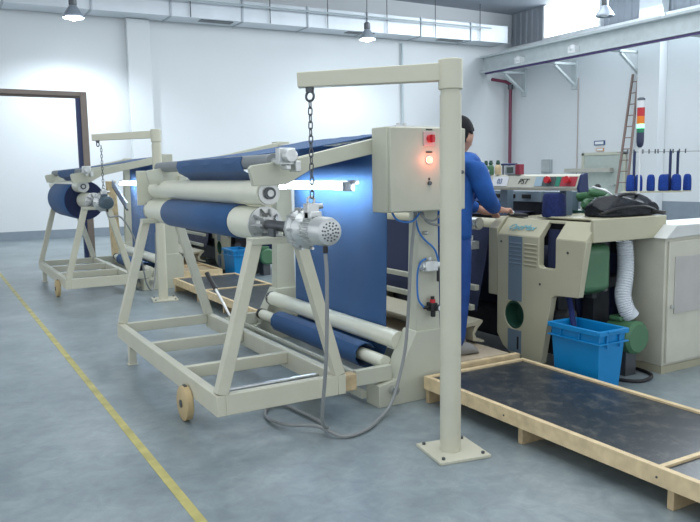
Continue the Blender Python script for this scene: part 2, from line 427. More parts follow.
# brown and navy portal frame standing behind the machines
t = thing('portal_frame', 'tall brown steel portal frame with navy edge standing at far left', 'frame', (.6, 12.2, 0))
MB().box(2.20, 12.14, 0, 2.30, 12.26, 2.69).build('post', brown, t, bev=.006)
MB().box(-1.85, 12.14, 0, -1.75, 12.26, 2.69).build('post', brown, t, bev=.006)
MB().box(-1.75, 12.14, 2.62, 2.20, 12.26, 2.69).build('top_beam', brown, t, bev=.006)
MB().box(2.14, 12.16, 0, 2.20, 12.24, 2.59).build('edge_channel', navy, t)
MB().box(-1.75, 12.16, 2.59, 2.20, 12.24, 2.62).build('edge_channel', mat('dark_brown', (.10, .08, .07)), t)

# ladder leaning on the right wall
t = thing('ladder', 'long thin metal ladder leaning against the right wall', 'ladder', (15.3, 12.83, 0))
la, lb = Vector((15.2, 12.64, 0)), Vector((15.93, 12.81, 3.77))
s2 = Vector((0, .18, 0)); s3 = Vector((0, .09, 0))
lad = mat('ladder_brown', (.20, .14, .12), .5)
MB().bar(la-s2, lb-s3, .04, .05).build('rail', lad, t); MB().bar(la+s2, lb+s3, .04, .05).build('rail', lad, t)
for k in range(13):
    f = (k+.6)/13.3; p = la.lerp(lb, f); q = s2.lerp(s3, f)
    MB().cyl(p-q, p+q, .013, seg=8).build('rung', lad, t)

# ================================================================== UNIT 1: winding stand, cart, crane ...
UNIT = []          # (object, label for the copy)
def crane():
    px, py = 2.14, 2.62
    t = thing('jib_crane', 'cream jib crane with square base plate standing nearest in the foreground', 'crane', (px, py, 0), 'jib cranes beside the winding stands')
    a = math.radians(-10); c, s = math.cos(a), math.sin(a); h = .134
    poly = [(px+x*c-y*s+.015, py+x*s+y*c) for x, y in ((-h,-h),(h,-h),(h,h),(-h,h))]
    MB().prism(poly, 'z', 0, .016).build('base_plate', cream, t, bev=.003)
    for x, y in ((-.105,-.105),(.105,-.105),(.105,.105),(-.105,.105)):
        X, Y = px+x*c-y*s+.015, py+x*s+y*c
        MB().cyl((X, Y, .016), (X, Y, .026), .009, seg=6).build('bolt', dsteel, t)
    MB().cyl((px, py, .016), (px, py, 1.70), .050, seg=40).cyl((px, py, 1.70), (px, py, 1.725), .046, seg=40).build('post', cream, t)
    MB().cyl((px, py, 1.725), (px, py, 1.86), .056, seg=40).build('swivel_collar', cream, t, bev=.004)
    st = Vector((px-.03, py+.03, 1.805)); tip = Vector((1.605, 2.985, 1.785)); tip += (tip-st).normalized()*.055
    MB().bar(st, tip, .06, .080, h2=.068).build('arm', cream, t, bev=.004)
    e = (tip-st).normalized(); p = tip - e*.055
    MB().cyl(p+Vector((0,0,-.03)), p+Vector((0,0,-.055)), .02).torus(p+Vector((0,0,-.075)), (1,.5,0), .022, .006).build('hook', dsteel, t)
    return t, p
crane1, hookp = crane()
def chain(a, b):
    a, b = Vector(a), Vector(b); L = (a-b).length; n = int(L/.031); m = MB(); d = (b-a).normalized()
    t = thing('chain', 'steel lifting chain hanging from the nearest jib crane arm to the motor', 'chain', tuple(b), 'lifting chains of the jib cranes')
    for k in range(n):
        c = a.lerp(b, (k+.5)/n)
        ax = Vector((1, 0, 0)) if k % 2 else Vector((0, 1, 0))
        s = ax; pts = []
        for q in range(12):
            th = 2*PI*q/12; pts.append(c + s*math.cos(th)*.0095 + d*(math.sin(th)*.0125 + (.007 if math.sin(th) > 0 else -.007)))
        m.tube(pts, .0034, 6, closed=True)
    m.build('links', dsteel, t)
    return t
MX, MZ = 1.615, 1.075      # roll axis
chain1 = chain(hookp+Vector((0,0,-.095)), (MX-.010, 2.985, MZ+.165))

# ---- doffing cart
def cart():
    t = thing('doffing_cart', 'cream A-frame cart on wheels carrying the slim roll in the foreground', 'cart', (1.6, 4.25, 0), 'A-frame carts for fabric rolls')
    zl, zh = .14, .25; xa, xb, ya, yb = 1.23, 1.98, 3.28, 5.48
    m = MB()
    m.box(xa, ya, zl, xa+.05, yb, zh).box(xb-.05, ya, zl, xb, yb, zh)
    m.build('side_rails', cream, t, bev=.004)
    for y in (ya, 3.93, 4.66, yb-.05):
        if y == ya: m = MB().box(xa+.05, y, zl, xb-.05, y+.05, zh)
        else: m = MB().box(xa+.05, y, zl+.035, xb-.05, y+.045, zh-.002)
        m.build('cross_member', cream, t, bev=.004)
    MB().tube([(xa+.05, 3.52, .2), (xb-.05, 3.52, .2)], .012).build('brake_rod', steel, t)
    for y in (ya+.03, yb-.03):
        MB().bar((xa+.035, y, zh), (1.475, y, 1.012), .062, .062, up=(0,1,0)).build('post', cream, t, bev=.004)
        MB().bar((xb-.035, y, zh), (1.725, y, 1.012), .062, .062, up=(0,1,0)).build('post', cream, t, bev=.004)
        MB().box(1.445, y-.042, 1.000, 1.775, y+.042, 1.035).build('bearing_plate', cream2, t, bev=.003)
        for q in (MX-.05, MX+.036): MB().box(q, y-.035, 1.035, q+.014, y+.035, 1.075).build('shaft_cradle', dsteel, t)
    for x, y in ((xa-.022, 3.74), (xb+.022, 3.74), (xb+.022, 5.1)):
        wl = MB().ring_cyl([(0,.088),(.006,.098),(.040,.098),(.046,.088)], (x-.023, y, .098), (1,0,0), 32).build('wheel', mat('tan_wheel', (.50, .38, .20), .55), t)
        MB().cyl((x-.028, y, .098), (x+.028, y, .098), .022).build('hub', dsteel, wl)
        MB().box(x-.008, y-.02, .098, x+.008, y+.02, .2).build('wheel_fork', dsteel, t)
    MB().box(xa+.0, 5.12, 0, xa+.05, 5.17, zl).box(xa-.01, 5.11, 0, xa+.06, 5.18, .008).build('leg', cream, t, bev=.003)
    return t
cart1 = cart()

# ---- the small roll
def roll(r, f0, f1, label, dy=0, endmat=jean, core=.095):
    t = thing('fabric_roll', label, 'roll', (MX, 4.5+dy, MZ))
    y0, y1 = 3.47, 5.62
    MB().cyl((MX, y0+dy, MZ), (MX, y1+dy, MZ), core-.003, seg=48).build('core_tube', whiter, t)
    MB().ring_cyl([(0, r-.006), (.008, r), (f1-f0-.008, r), (f1-f0, r-.006)], (MX, f0+dy, MZ), (0,1,0), 64).build('fabric_winding', [endmat, jeand], t)
    for pg in kids(t)[-1].data.polygons:
        if abs(pg.normal.y) > .9: pg.material_index = 1
    MB().cyl((MX, 3.00+dy, MZ), (MX, 5.9+dy, MZ), .028, seg=20).build('shaft', dsteel, t)
    for y, s in ((3.47, -1), (5.62, 1)):
        fl = MB().ring_cyl([(0, .098), (.012, .098), (.016, .06), (.05, .05)], (MX, y+dy, MZ), (0, s, 0), 32).build('flange', steel, t)
        fn = MB()
        for k in range(10):
            a = 2*PI*k/10
            A = Vector((MX+math.cos(a)*.05, y+dy, MZ+math.sin(a)*.05)); B = Vector((MX+math.cos(a)*.098, y+dy, MZ+math.sin(a)*.098))
            Cc = Vector((MX+math.cos(a)*.045, y+dy+s*.07, MZ+math.sin(a)*.045)); tt = Vector((-math.sin(a), 0, math.cos(a)))*.006
            v = [fn.bm.verts.new(p) for p in (A-tt, B-tt, Cc-tt, A+tt, B+tt, Cc+tt)]
            for q in ((0,1,2),(5,4,3),(0,3,4,1),(1,4,5,2),(2,5,3,0)): fn._f([v[i] for i in q])
        fn.build('fin_ring', mat('dull_steel', (.30, .31, .31), .35, .7), t)
    return t
roll1 = roll(.1, 3.80, 5.15, 'slim roll of blue denim on a cream tube carried by the nearest cart')
roll2 = roll(.235, 4.02, 5.34, 'fat roll of blue denim on the far cart at the left', dy=4.6, endmat=jean)

# ---- gear motor
def motor():
    t = thing('gear_motor', 'silver gear motor with cooling fins hanging on the nearest chain', 'motor', (MX, 3.05, MZ), 'gear motors driving the rolls')
    MB().ring_cyl([(0,.032),(.05,.036),(.06,.05),(.075,.05)], (MX, 3.27, MZ), (0,-1,0), 24).build('coupling', dsteel, t)
    MB().ring_cyl([(0,.045),(.01,.088),(.025,.098),(.05,.098),(.06,.084),(.075,.084),(.10,.055)], (MX, 3.20, MZ), (0,-1,0), 40).build('gearbox', alu, t)
    b = MB()
    for k in range(10):
        a = 2*PI*k/10
        b.cyl((MX+math.cos(a)*.090, 3.185, MZ+math.sin(a)*.100), (MX+math.cos(a)*.090, 3.118, MZ+math.sin(a)*.100), .008, seg=6)
    b.build('flange_bolts', steel, t)
    MB().ring_cyl([(0,.050),(.10,.054)], (MX, 3.12, MZ), (0,-1,0), 32).build('motor_body', alu, t)
    f = MB()
    for k in range(20):
        a = 2*PI*k/20; u = Vector((math.cos(a), 0, math.sin(a)))
        f.bar(Vector((MX, 3.09, MZ))+u*.056, Vector((MX, 2.99, MZ))+u*.058, .005, .022, up=tuple(u))
    f.build('cooling_fins', alu, t)
    MB().box(MX-.03, 3.02, MZ+.05, MX+.03, 3.09, MZ+.088).build('terminal_box', alu, t, bev=.006)
    fc = MB().ring_cyl([(0,.058),(.01,.067),(.085,.067),(.105,.061),(.112,.05)], (MX, 3.0, MZ), (0,-1,0), 40).build('fan_cover', mat('motor_silver', (.58, .60, .59), .3, .5), t)
    h = MB()
    for R, n in ((.014, 6), (.028, 10), (.041, 14)):
        for k in range(n):
            a = 2*PI*k/n+R*40
            h.cyl((MX+math.cos(a)*R, 2.889, MZ+math.sin(a)*R), (MX+math.cos(a)*R, 2.885, MZ+math.sin(a)*R), .0045, seg=8)
    h.build('vent_holes', dsteel, fc)
    MB().box(MX-.03, 3.05, MZ+.05, MX+.03, 3.10, MZ+.125).torus((MX, 3.075, MZ+.137), (0,1,0), .018, .007).cyl((MX+.03, 3.075, MZ+.11), (MX+.06, 3.075, MZ+.11), .014, seg=8).build('lifting_eye', steel, t, bev=.003)
    MB().cyl((MX, 2.94, MZ-.062), (MX, 2.94, MZ-.10), .012).build('cable_gland', black, t)
    return t
motor1 = motor()
cbl = spline([(1.575, 2.95, MZ-.090), (1.58, 2.95, .85), (1.585, 2.98, .5), (1.62, 3.10, .15), (1.735, 3.27, .03), (1.765, 3.42, .015), (1.75, 3.62, .015), (1.72, 3.78, .015), (1.62, 3.78, .015), (1.55, 3.62, .015), (1.58, 3.42, .03), (1.68, 3.28, .045), (1.76, 3.15, .015), (1.90, 3.16, .015), (2.05, 3.26, .02), (2.20, 3.36, .06), (2.30, 3.40, .25), (2.34, 3.405, .45), (2.37, 3.405, .86), (2.40, 3.40, 1.13)], 10)
cable1 = tag(MB().tube(cbl, .0095, 8).build('power_cable', cablem), 'grey power cable looping on the floor from the nearest motor to the control box', 'cable', 'power cables of the gear motors')

# ---- winding stand
YN, YF = 3.43, 5.42
def stand():
    t = thing('winding_stand', 'cream winding stand with sloping arms and rollers beside the foreground cart', 'machine', (2.5, 4.4, 0), 'winding stands for the denim')
    for y0, nm in ((YN, 'n'), (YF, 'f')):
        th = .07
        MB().prism([(2.485,.30),(2.665,.30),(2.635,1.62),(2.525,1.62)], 'y', y0-.05, y0+.05).build('upright', cream2, t, bev=.004)
        MB().prism([(2.21,.0),(2.71,.0),(2.71,.36),(2.67,.42),(2.475,.42),(2.33,.15),(2.21,.13)], 'y', y0-th, y0+th).build('foot', cream2, t, bev=.004)
        # sloping arm
        a, b = Vector((2.56, y0-.03, 1.575)), Vector((1.70, y0-.03, 1.395))
        MB().bar(a, b, .05, .085, h2=.075).build('arm', cream2, t, bev=.004)
        p = [(1.455,1.385),(1.475,1.295),(1.66,1.30),(1.82,1.385),(1.80,1.45),(1.70,1.43),(1.47,1.40)]
        MB().prism(p, 'y', y0-.066, y0-.034).build('roller_bracket', cream2, t, bev=.003)
        MB().bar((2.32, y0-.02, .19), (2.075, y0-.02, .19), .04, .09).build('docking_arm', cream2, t, bev=.003)
        MB().cyl((2.30, y0-.11, .10), (2.30, y0-.07, .10), .025).build('lock_pin', steel, t)
    MB().cyl((1.60, YN-.04, 1.422), (1.60, YF+.10, 1.422), .038, seg=28).build('guide_roller', greyr, t)
    MB().cyl((1.60, YN-.16, 1.42), (1.60, YN-.03, 1.42), .017).box(1.57, YN-.18, 1.40, 1.66, YN-.13, 1.485).cyl((1.615, YN-.23, 1.445), (1.615, YN-.18, 1.445), .034).box(1.60, YN-.20, 1.375, 1.625, YN-.12, 1.40).box(1.65, YN-.20, 1.365, 1.68, YN-.12, 1.42).build('pressure_cylinder', alu, t, bev=.004)
    MB().cyl((1.605, YN+.05, 1.255), (1.605, YF+.22, 1.255), .068, seg=40).build('press_roller', whiter, t)
    for y, s in ((YN+.05, -1), (YF+.22, 1)):
        MB().cyl((1.605, y, 1.255), (1.605, y+s*.012, 1.255), .060).cyl((1.605, y+s*.012, 1.255), (1.605, y+s*.03, 1.255), .032, mi=1).cyl((1.605, y+s*.03, 1.255), (1.605, y+s*.034, 1.255), .018).build('roller_bearing', [steel, dsteel], t)
    # end plate of the far arm
    MB().box(1.47, YF+.28, 1.13, 1.75, YF+.31, 1.40).box(1.69, YF-.1, 1.30, 1.75, YF+.28, 1.36).build('end_plate', cream2, t, bev=.004)
    # rollers between the uprights
    MB().cyl((2.44, YN+.06, .345), (2.44, YF-.07, .345), .056, seg=32).build('cloth_roller', whiter, t)
    MB().cyl((2.34, YN+.06, .225), (2.34, YF-.07, .225), .040, seg=32).build('cloth_roller', whiter, t)
    for x, z, r in ((2.44, .345, .045), (2.34, .225, .035)):
        MB().cyl((x, YF-.09, z), (x, YF-.05, z), r*1.25).build('roller_bearing', black, t)
    MB().box(2.17, YN+.06, .03, 2.21, YF-.06, .07).build('tie_bar', cream2, t, bev=.003)
    MB().box(2.62, YN+.05, .10, 2.68, YF-.05, .2).build('tie_bar', cream2, t, bev=.003)
    MB().tube([(2.20, YN+.06, .15), (2.20, YF-.06, .15)], .018).build('brake_rod', cream2, t)
    MB().cyl((2.55, YN+.04, 1.565), (2.55, YF-.04, 1.565), .03, seg=24).build('guide_roller', steel, t)
    MB().box(2.60, YN+.05, 1.42, 2.64, YF-.05, 1.48).build('tie_bar', cream2, t, bev=.003)
    return t
stand1 = stand()
def web():
    t = thing('denim_web', 'blue denim sheet running up the nearest stand and over to its rollers', 'fabric', (2.4, 4.3, .3), 'sheets of denim on the winding stands')
    ya, yb = 3.74, 5.05; n = 12
    def rows(prof, ya=ya, yb=yb, wob=.004):
        R = []
        for i, (x, z) in enumerate(prof):
            R.append([(x + math.sin(j*1.7+i*.25)*wob, ya+(yb-ya)*j/n, z + math.sin(j*2.3+1+i*.3)*wob*.4) for j in range(n+1)])
        return R
    zz = [.30+(1.56-.30)*k/14 for k in range(15)]
    v = [(2.503 + .025*max(0, (z-.3))/1.28, z) for z in zz]
    MB().sheet(rows(v), .004).build('vertical_sheet', jean, t)
    sl = [(2.55-.94*k/10, 1.600-.140*k/10 - .012*math.sin(PI*k/10)) for k in range(11)]
    MB().sheet(rows(sl, 3.74, 4.94), .004).build('sloping_sheet', jean, t)
    MB().sheet(rows([(1.568, 1.455), (1.557, 1.42), (1.574, 1.375), (1.63, 1.345), (1.68, 1.30), (1.682, 1.25), (1.675, 1.2)], 3.74, 4.94, .001), .004).build('front_sheet', jean, t)
    MB().sheet(rows([(2.503, .30), (2.495, .25), (2.47, .20), (2.43, .165), (2.385, .148), (2.335, .145), (2.29, .165), (2.264, .205), (2.265, .25), (2.29, .285), (2.335, .298), (2.38, .288), (2.405, .26)], 3.72, 5.0, .001), .006).build('lower_wrap', jean, t)
    return t
web1 = web()
def tube_light():
    t = thing('fluorescent_tube', 'lit fluorescent tube in front of the nearest hanging denim sheet', 'light', (2.36, 4.4, 1.25), 'fluorescent tubes lighting the denim')
    MB().cyl((2.36, 3.98, 1.265), (2.36, 4.96, 1.265), .016, seg=16).build('tube', tubem, t)
    MB().box(2.375, 3.90, 1.285, 2.42, 5.05, 1.31).build('fitting', whitep, t, bev=.003)
    for y in (3.96, 4.97): MB().box(2.34, y-.02, 1.24, 2.41, y+.02, 1.30).build('end_holder', whitep, t, bev=.003)
    l = bpy.data.lights.new('tube_glow', 'AREA'); l.shape = 'RECTANGLE'; l.size = .03; l.size_y = 1.1; l.energy = 4; l.color = (.80, .92, 1)
    o = bpy.data.objects.new('tube_glow', l); COL.objects.link(o); o.parent = t; o.location = (0.03, .01, .015); o.rotation_euler = (0, math.radians(-90), 0)
    return t
tube1 = tube_light()
tube1_bar = None

# ---- control box
t = thing('control_box', 'cream electrical control box with red switch mounted beside the crane post', 'control box', (2.4, 3.2, 1.13))
MB().prism([(2.17,1.135),(2.69,1.135),(2.69,1.60),(2.17,1.60)], 'y', 3.22, 3.375).build('box_body', cream2, t, bev=.006)
MB().box(2.175, 3.195, 1.14, 2.685, 3.22, 1.595).build('door', mat('box_front', (.47, .475, .385), .4), t, bev=.005)
cb = t
MB().box(2.39, 3.187, 1.495, 2.47, 3.195, 1.575).build('switch_plate', mat('switch_plate', (.58, .40, .38), .4), t, bev=.003)
MB().cyl((2.43, 3.187, 1.535), (2.43, 3.165, 1.535), .022).box(2.422, 3.150, 1.515, 2.438, 3.165, 1.555).build('rotary_switch', red, t)
MB().cyl((2.43, 3.195, 1.42), (2.43, 3.188, 1.42), .024, mi=1).sphere((2.43, 3.186, 1.42), .017).build('indicator_lamp', [glowred, steel], t)
l = bpy.data.lights.new('indicator_glow', 'POINT'); l.energy = .25; l.color = (1, .25, .15); l.shadow_soft_size = .02
o = bpy.data.objects.new('indicator_glow', l); COL.objects.link(o); o.parent = t; o.location = (.03, -.06, .29)
MB().box(2.41, 3.190, 1.458, 2.45, 3.195, 1.466).box(2.41, 3.190, 1.582, 2.45, 3.195, 1.588).build('name_plate', ink, t)
MB().cyl((2.43, 3.195, 1.292), (2.43, 3.180, 1.292), .011).build('key_switch', dsteel, t)
MB().box(2.426, 3.190, 1.308, 2.434, 3.195, 1.322).build('name_plate', ink, t)
MB().box(2.25, 3.25, 1.60, 2.60, 3.36, 1.608).cyl((2.30, 3.3, 1.60), (2.30, 3.3, 1.625), .012).cyl((2.34, 3.3, 1.60), (2.34, 3.3, 1.625), .012).build('cable_entry', steel, t)
MB().cyl((2.66, 3.185, 1.35), (2.66, 3.195, 1.35), .01).build('latch', dsteel, t)
# cables below the box, blue hoses
tag(MB().tube(spline([(2.46, 3.31, 1.14), (2.48, 3.28, 1.07), (2.57, 3.27, 1.05), (2.64, 3.29, 1.08), (2.65, 3.31, 1.14)], 8), .007).tube(spline([(2.42, 3.3, 1.14), (2.46, 3.27, 1.09), (2.53, 3.27, 1.08), (2.60, 3.29, 1.14)], 8), .006).build('wire_loops', cablem), 'grey wire loops drooping under the control box', 'cable')
tag(MB().tube(spline([(2.28, 3.30, 1.14), (2.31, 3.28, 1.09), (2.40, 3.27, 1.08), (2.49, 3.30, 1.14)], 8), .006).build('air_hose', bluehose), 'short blue air hose drooping under the left of the control box', 'hose')
tag(MB().tube(spline([(2.44, 3.31, 1.14), (2.50, 3.35, 1.02), (2.55, 3.355, .96), (2.62, 3.355, .90), (2.645, 3.345, .815)], 8), .006).build('air_hose', bluehose), 'blue air hose curving down from the control box to the silver valve', 'hose')
tag(MB().tube(spline([(2.55, 3.345, .85), (2.515, 3.35, .83), (2.495, 3.355, .76), (2.50, 3.355, .62), (2.54, 3.35, .56)], 8), .006).build('air_hose', bluehose), 'blue air hose from the silver valve down to the pressure gauge', 'hose')
t = thing('air_valve', 'small silver air valve block on the upright above the gauge', 'valve', (2.58, 3.34, .75))
MB().box(2.535, 3.325, .775, 2.625, 3.379, .835).cyl((2.52, 3.35, .805), (2.65, 3.35, .805), .022).cyl((2.58, 3.35, .835), (2.58, 3.35, .86), .012).build('valve_body', alu, t, bev=.004)
MB().cyl((2.635, 3.34, .785), (2.635, 3.34, .71), .010).build('silencer', black, t)
t = thing('pressure_regulator', 'black air pressure regulator with red knob and white gauge on the upright', 'regulator', (2.59, 3.33, .50))
MB().box(2.575, 3.325, .535, 2.62, 3.379, .585).cyl((2.60, 3.345, .535), (2.60, 3.345, .50), .015).cyl((2.535, 3.35, .56), (2.575, 3.35, .56), .010).build('regulator_body', black, t, bev=.004)
MB().cyl((2.60, 3.35, .585), (2.60, 3.35, .605), .017).build('adjusting_knob', red, t)
MB().cyl((2.60, 3.35, .605), (2.60, 3.35, .622), .012).build('adjusting_cap', black, t)
MB().cyl((2.625, 3.325, .555), (2.625, 3.305, .555), .020).build('gauge', dsteel, t)
MB().cyl((2.625, 3.305, .555), (2.625, 3.303, .555), .016).build('gauge_dial', whitep, t)
tag(MB().cyl((2.56, 3.36, 1.0), (2.56, 3.379, 1.0), .012).sphere((2.56, 3.355, 1.0), .012).build('push_button', steel), 'small steel push button on the upright under the control box', 'button')
tag(MB().box(2.026, 3.27, .145, 2.10, 3.34, .235).build('wood_block', woodp, bev=.003), 'small plywood block wedged between the cart corner and the stand', 'wood block')

# ---- platform and mats
DIV1 = 1.73
def platform(ya, yb, label, divs, feet):
    t = thing('wooden_platform', label, 'platform', (2.95, (ya+yb)/2, 0), 'timber walkways beside the looms')
    x0, x1 = 2.53, 3.31; zt, zb_ = .162, .085
    MB().box(x0, ya, zb_, x0+.03, yb, zt).box(x1-.03, ya, zb_, x1, yb, zt).build('edge_boards', wood, t, bev=.002)
    for y in (ya, yb-.03): MB().box(x0+.03, y, zb_, x1-.03, y+.03, zt).build('end_board', wood, t, bev=.002)
    for y in divs: MB().box(x0+.03, y-.012, .14, x1-.03, y+.012, zt).build('divider_strip', wood, t)
    MB().box(x0+.03, ya+.03, .10, x1-.03, yb-.03, .135).build('deck', woodp, t)
    for y in feet:
        MB().box(x0+.015, y, 0, x0+.40, y+.03, zb_).box(x0+.40, y, 0, x1, y+.03, zb_).build('foot_board', woodp, t, bev=.002)
    for q in (0, .9): MB().cyl((x0-.003, divs[0]+q, .12), (x0, divs[0]+q, .12), .005, seg=8).build('screw', dsteel, t)
    return t
pf1 = platform(.70, 3.32, 'long pale timber platform with black mats running out of the frame at lower right', (DIV1,), (.72, 1.66, 2.51, 3.29))
tag(MB().box(2.565, DIV1+.015, .136, 3.275, 3.285, .152).build('rubber_mat', matm), 'large worn black mat in the near timber platform', 'mat', 'black mats in the platforms')
tag(MB().box(2.565, .735, .136, 3.275, DIV1-.015, .152).build('rubber_mat', matm), 'dark mat cut off by the right edge of the photo in the near platform', 'mat', 'black mats in the platforms')
pf2 = platform(5.85, 8.35, 'pale timber platform with black mats seen behind the cart frame', (7.27,), (5.87, 6.7, 7.5, 8.32))
tag(MB().box(2.565, 7.285, .136, 3.275, 8.315, .152).build('rubber_mat', matm), 'farther of the two dark mats seen behind the steel lever', 'mat', 'black mats in the platforms')
tag(MB().box(2.565, 5.885, .136, 3.275, 7.255, .152).build('rubber_mat', matm), 'nearer of the two dark mats seen behind the steel lever', 'mat', 'black mats in the platforms')

pf3 = platform(8.80, 10.52, 'pale timber platform farthest back, beside the farther stand', (9.5,), (8.83, 9.6, 10.45))
def bridge():
    t = thing('standing_board', 'beige wooden board with pale edge strip under the worker', 'board', (2.99, 4.4, 0), 'standing boards in front of the looms')
    MB().box(2.80, 3.50, .10, 3.36, 5.4, .15).build('deck', mat('beige_board', (.50, .42, .31), .6, var=.08), t, bev=.003)
    MB().box(2.80, 3.40, .06, 3.36, 3.44, .165).build('edge_strip', wood, t)
    MB().box(2.83, 3.44, .0, 2.87, 5.3, .10).box(3.28, 3.44, 0, 3.32, 5.3, .10).build('bearer', woodp, t)
    return t
board1 = bridge()

# ================================================================== LOOM
def rr(poly, r=.0): return poly
def loom():
    t = thing('loom', 'beige weaving loom with vented side cover nearest the blue bin', 'loom', (4.1, 4.4, 0), 'beige weaving looms')
    X = 3.60
    def hole_panel(outer, holes, x0, x1, m, name):
        bm = bmesh.new()
        es = []
        for lp in [outer]+holes:
            vs = [bm.verts.new((x0, y, z)) for y, z in lp]
            es += [bm.edges.new((vs[i], vs[(i+1) % len(vs)])) for i in range(len(vs))]
        bmesh.ops.triangle_fill(bm, use_beauty=True, use_dissolve=False, edges=es)
        g = bmesh.ops.extrude_face_region(bm, geom=bm.faces[:])
        for e in g['geom']:
            if isinstance(e, bmesh.types.BMVert): e.co.x = x1
        b = MB(); b.bm.free(); b.bm = bm
        return b
    outer = [(3.08,.91),(3.14,.55),(3.33,.54),(3.365,.52),(3.375,.47),(3.45,.06),(3.74,.07),(3.83,.12),(3.89,.20),(3.89,.91),(3.485,.91),(3.485,.725),(3.47,.71),(3.35,.71),(3.335,.725),(3.335,.91)]
    win = [(3.30,.895),(3.285,.87),(3.285,.745),(3.30,.73),(3.42,.73),(3.435,.745),(3.435,.87),(3.42,.895)]
    hc = (3.715,.355); hole = [(hc[0]+.095*math.cos(2*PI*k/28), hc[1]+.10*math.sin(2*PI*k/28)) for k in range(28)]
    side = hole_panel(outer, [hole], X, X+.05, beige, 'side_cover').build('side_cover', beige, t, bev=.004)
    # chamfered top of the cover, notched around the window
    def chamf(y0, y1): 
        MBc = MB().prism([(X, .91), (X+.05, .905), (X+.12, 1.0), (X+.42, 1.01), (X+.42, 1.03), (X+.095, 1.022)], 'y', y0, y1)
        return MBc
    c1 = chamf(3.085, 3.335); c1.prism([(X,.91),(X+.05,.905),(X+.12,1.0),(X+.42,1.01),(X+.42,1.03),(X+.095,1.022)], 'y', 3.485, 3.89)
    c1.prism([(X+.09,1.002),(X+.12,1.0),(X+.42,1.01),(X+.42,1.03),(X+.095,1.022)], 'y', 3.335, 3.485)
    c1.build('top_cover', beige, t, bev=.004)
    MB().prism([(X-.0,.47),(X+.04,.47),(X+.04,.93),(X+.1,1.0),(X+.30,1.0),(X+.30,1.03),(X+.08,1.03),(X+.0,.95)], 'y', 3.895, 3.985).build('side_pillar', beiged, t, bev=.005)
    for q in (.455, .905), (.09, .250): MB().box(X-.002, 3.64, q[0], X+.003, 3.775, q[1]).build('blue_grey_stripe', greyblue, t)
    v = MB()
    for k in range(6):
        z = .855-k*.028
        v.hexa([(X-.006,3.65,z),(X+.001,3.65,z-.012),(X+.001,3.765,z-.012),(X-.006,3.765,z),(X-.006,3.65,z+.004),(X+.001,3.65,z+.010),(X+.001,3.765,z+.010),(X-.006,3.765,z+.004)])
    v.build('vent_louvres', greyblue, t)
    v = MB()
    for k in range(6):
        z = .855-k*.028
        v.hexa([(X-.006,3.50,z),(X+.001,3.50,z-.012),(X+.001,3.62,z-.012),(X-.006,3.62,z),(X-.006,3.50,z+.004),(X+.001,3.50,z+.010),(X+.001,3.62,z+.010),(X-.006,3.62,z+.004)])
    v.build('vent_louvres', beiged, t)
    MB().box(X-.004, 3.665, .115, X+.001, 3.68, .205).build('slot', ink, t)
    MB().ring_cyl([(0,.10),(.0,.085),(.10,.08),(.10,.0)], (X+.005, hc[0], hc[1]), (1,0,0), 32, caps=False).build('hole_lining', greend, t)
    for y, z in ((3.23,.83),(3.85,.86),(3.47,.60)): MB().cyl((X-.004, y, z), (X, y, z), .008, seg=10).build('screw', dsteel, t)
    # window recess with blue fabric and knobs
    MB().box(X+.10, 3.24, .70, X+.13, 3.5, .96).build('window_recess', jeand, t)
    MB().cyl((X+.10, 3.36, .85), (X+.06, 3.36, .85), .018).cyl((X+.10, 3.30, .86), (X+.07, 3.30, .86), .014).build('recess_knobs', steel, t)
    text('logo', 'OptiMax', cyan, t, (X+.041, 3.69, .965), .07, (0,-1,0), (.75,0,.66), shear=.4, sx=1.0)
    # cross beam at the near end (carries the bag) and the table top
    MB().box(X+.05, 3.07, .90, X+.74, 3.10, 1.045).box(X+.11, 3.10, 1.032, X+.74, 3.62, 1.045).box(X+.71, 3.10, .92, X+.74, 3.35, 1.032).build('end_beam', beige, t, bev=.005)
    # frame: side plates and beams
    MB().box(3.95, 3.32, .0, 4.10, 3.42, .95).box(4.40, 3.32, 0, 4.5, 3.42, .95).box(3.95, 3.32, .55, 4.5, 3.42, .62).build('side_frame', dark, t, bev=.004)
    MB().box(3.72, 5.55, 0, 4.55, 5.75, 1.0).build('side_frame', beiged, t, bev=.01)
    MB().box(3.66, 5.50, .1, 3.72, 5.85, 1.0).build('side_cover', beige, t, bev=.01)
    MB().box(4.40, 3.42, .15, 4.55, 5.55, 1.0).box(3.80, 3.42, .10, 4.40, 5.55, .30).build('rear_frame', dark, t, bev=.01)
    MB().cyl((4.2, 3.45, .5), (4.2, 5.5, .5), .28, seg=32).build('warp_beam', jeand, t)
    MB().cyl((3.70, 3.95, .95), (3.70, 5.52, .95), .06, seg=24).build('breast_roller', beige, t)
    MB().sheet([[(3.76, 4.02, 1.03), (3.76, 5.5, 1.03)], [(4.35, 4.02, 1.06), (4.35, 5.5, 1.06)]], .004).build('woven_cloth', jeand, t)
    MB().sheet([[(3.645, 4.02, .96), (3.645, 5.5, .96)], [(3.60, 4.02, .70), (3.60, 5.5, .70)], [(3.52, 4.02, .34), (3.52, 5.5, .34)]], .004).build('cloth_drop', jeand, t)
    MB().box(3.47, 3.98, .50, 3.51, 5.5, .54).build('front_rail', cream2, t, bev=.004)
    MB().box(3.43, 3.98, .36, 3.47, 5.5, .40).build('front_rail', cream2, t, bev=.004)
    # curved cream step plate in front of the cloth
    pr_ = [(3.28,.30),(3.44,.33),(3.46,.345),(3.50,.33),(3.505,.30),(3.48,.275),(3.43,.24),(3.44,.20),(3.54,.155),(3.545,.145),(3.42,.17),(3.41,.23),(3.44,.28),(3.43,.30),(3.28,.28)]
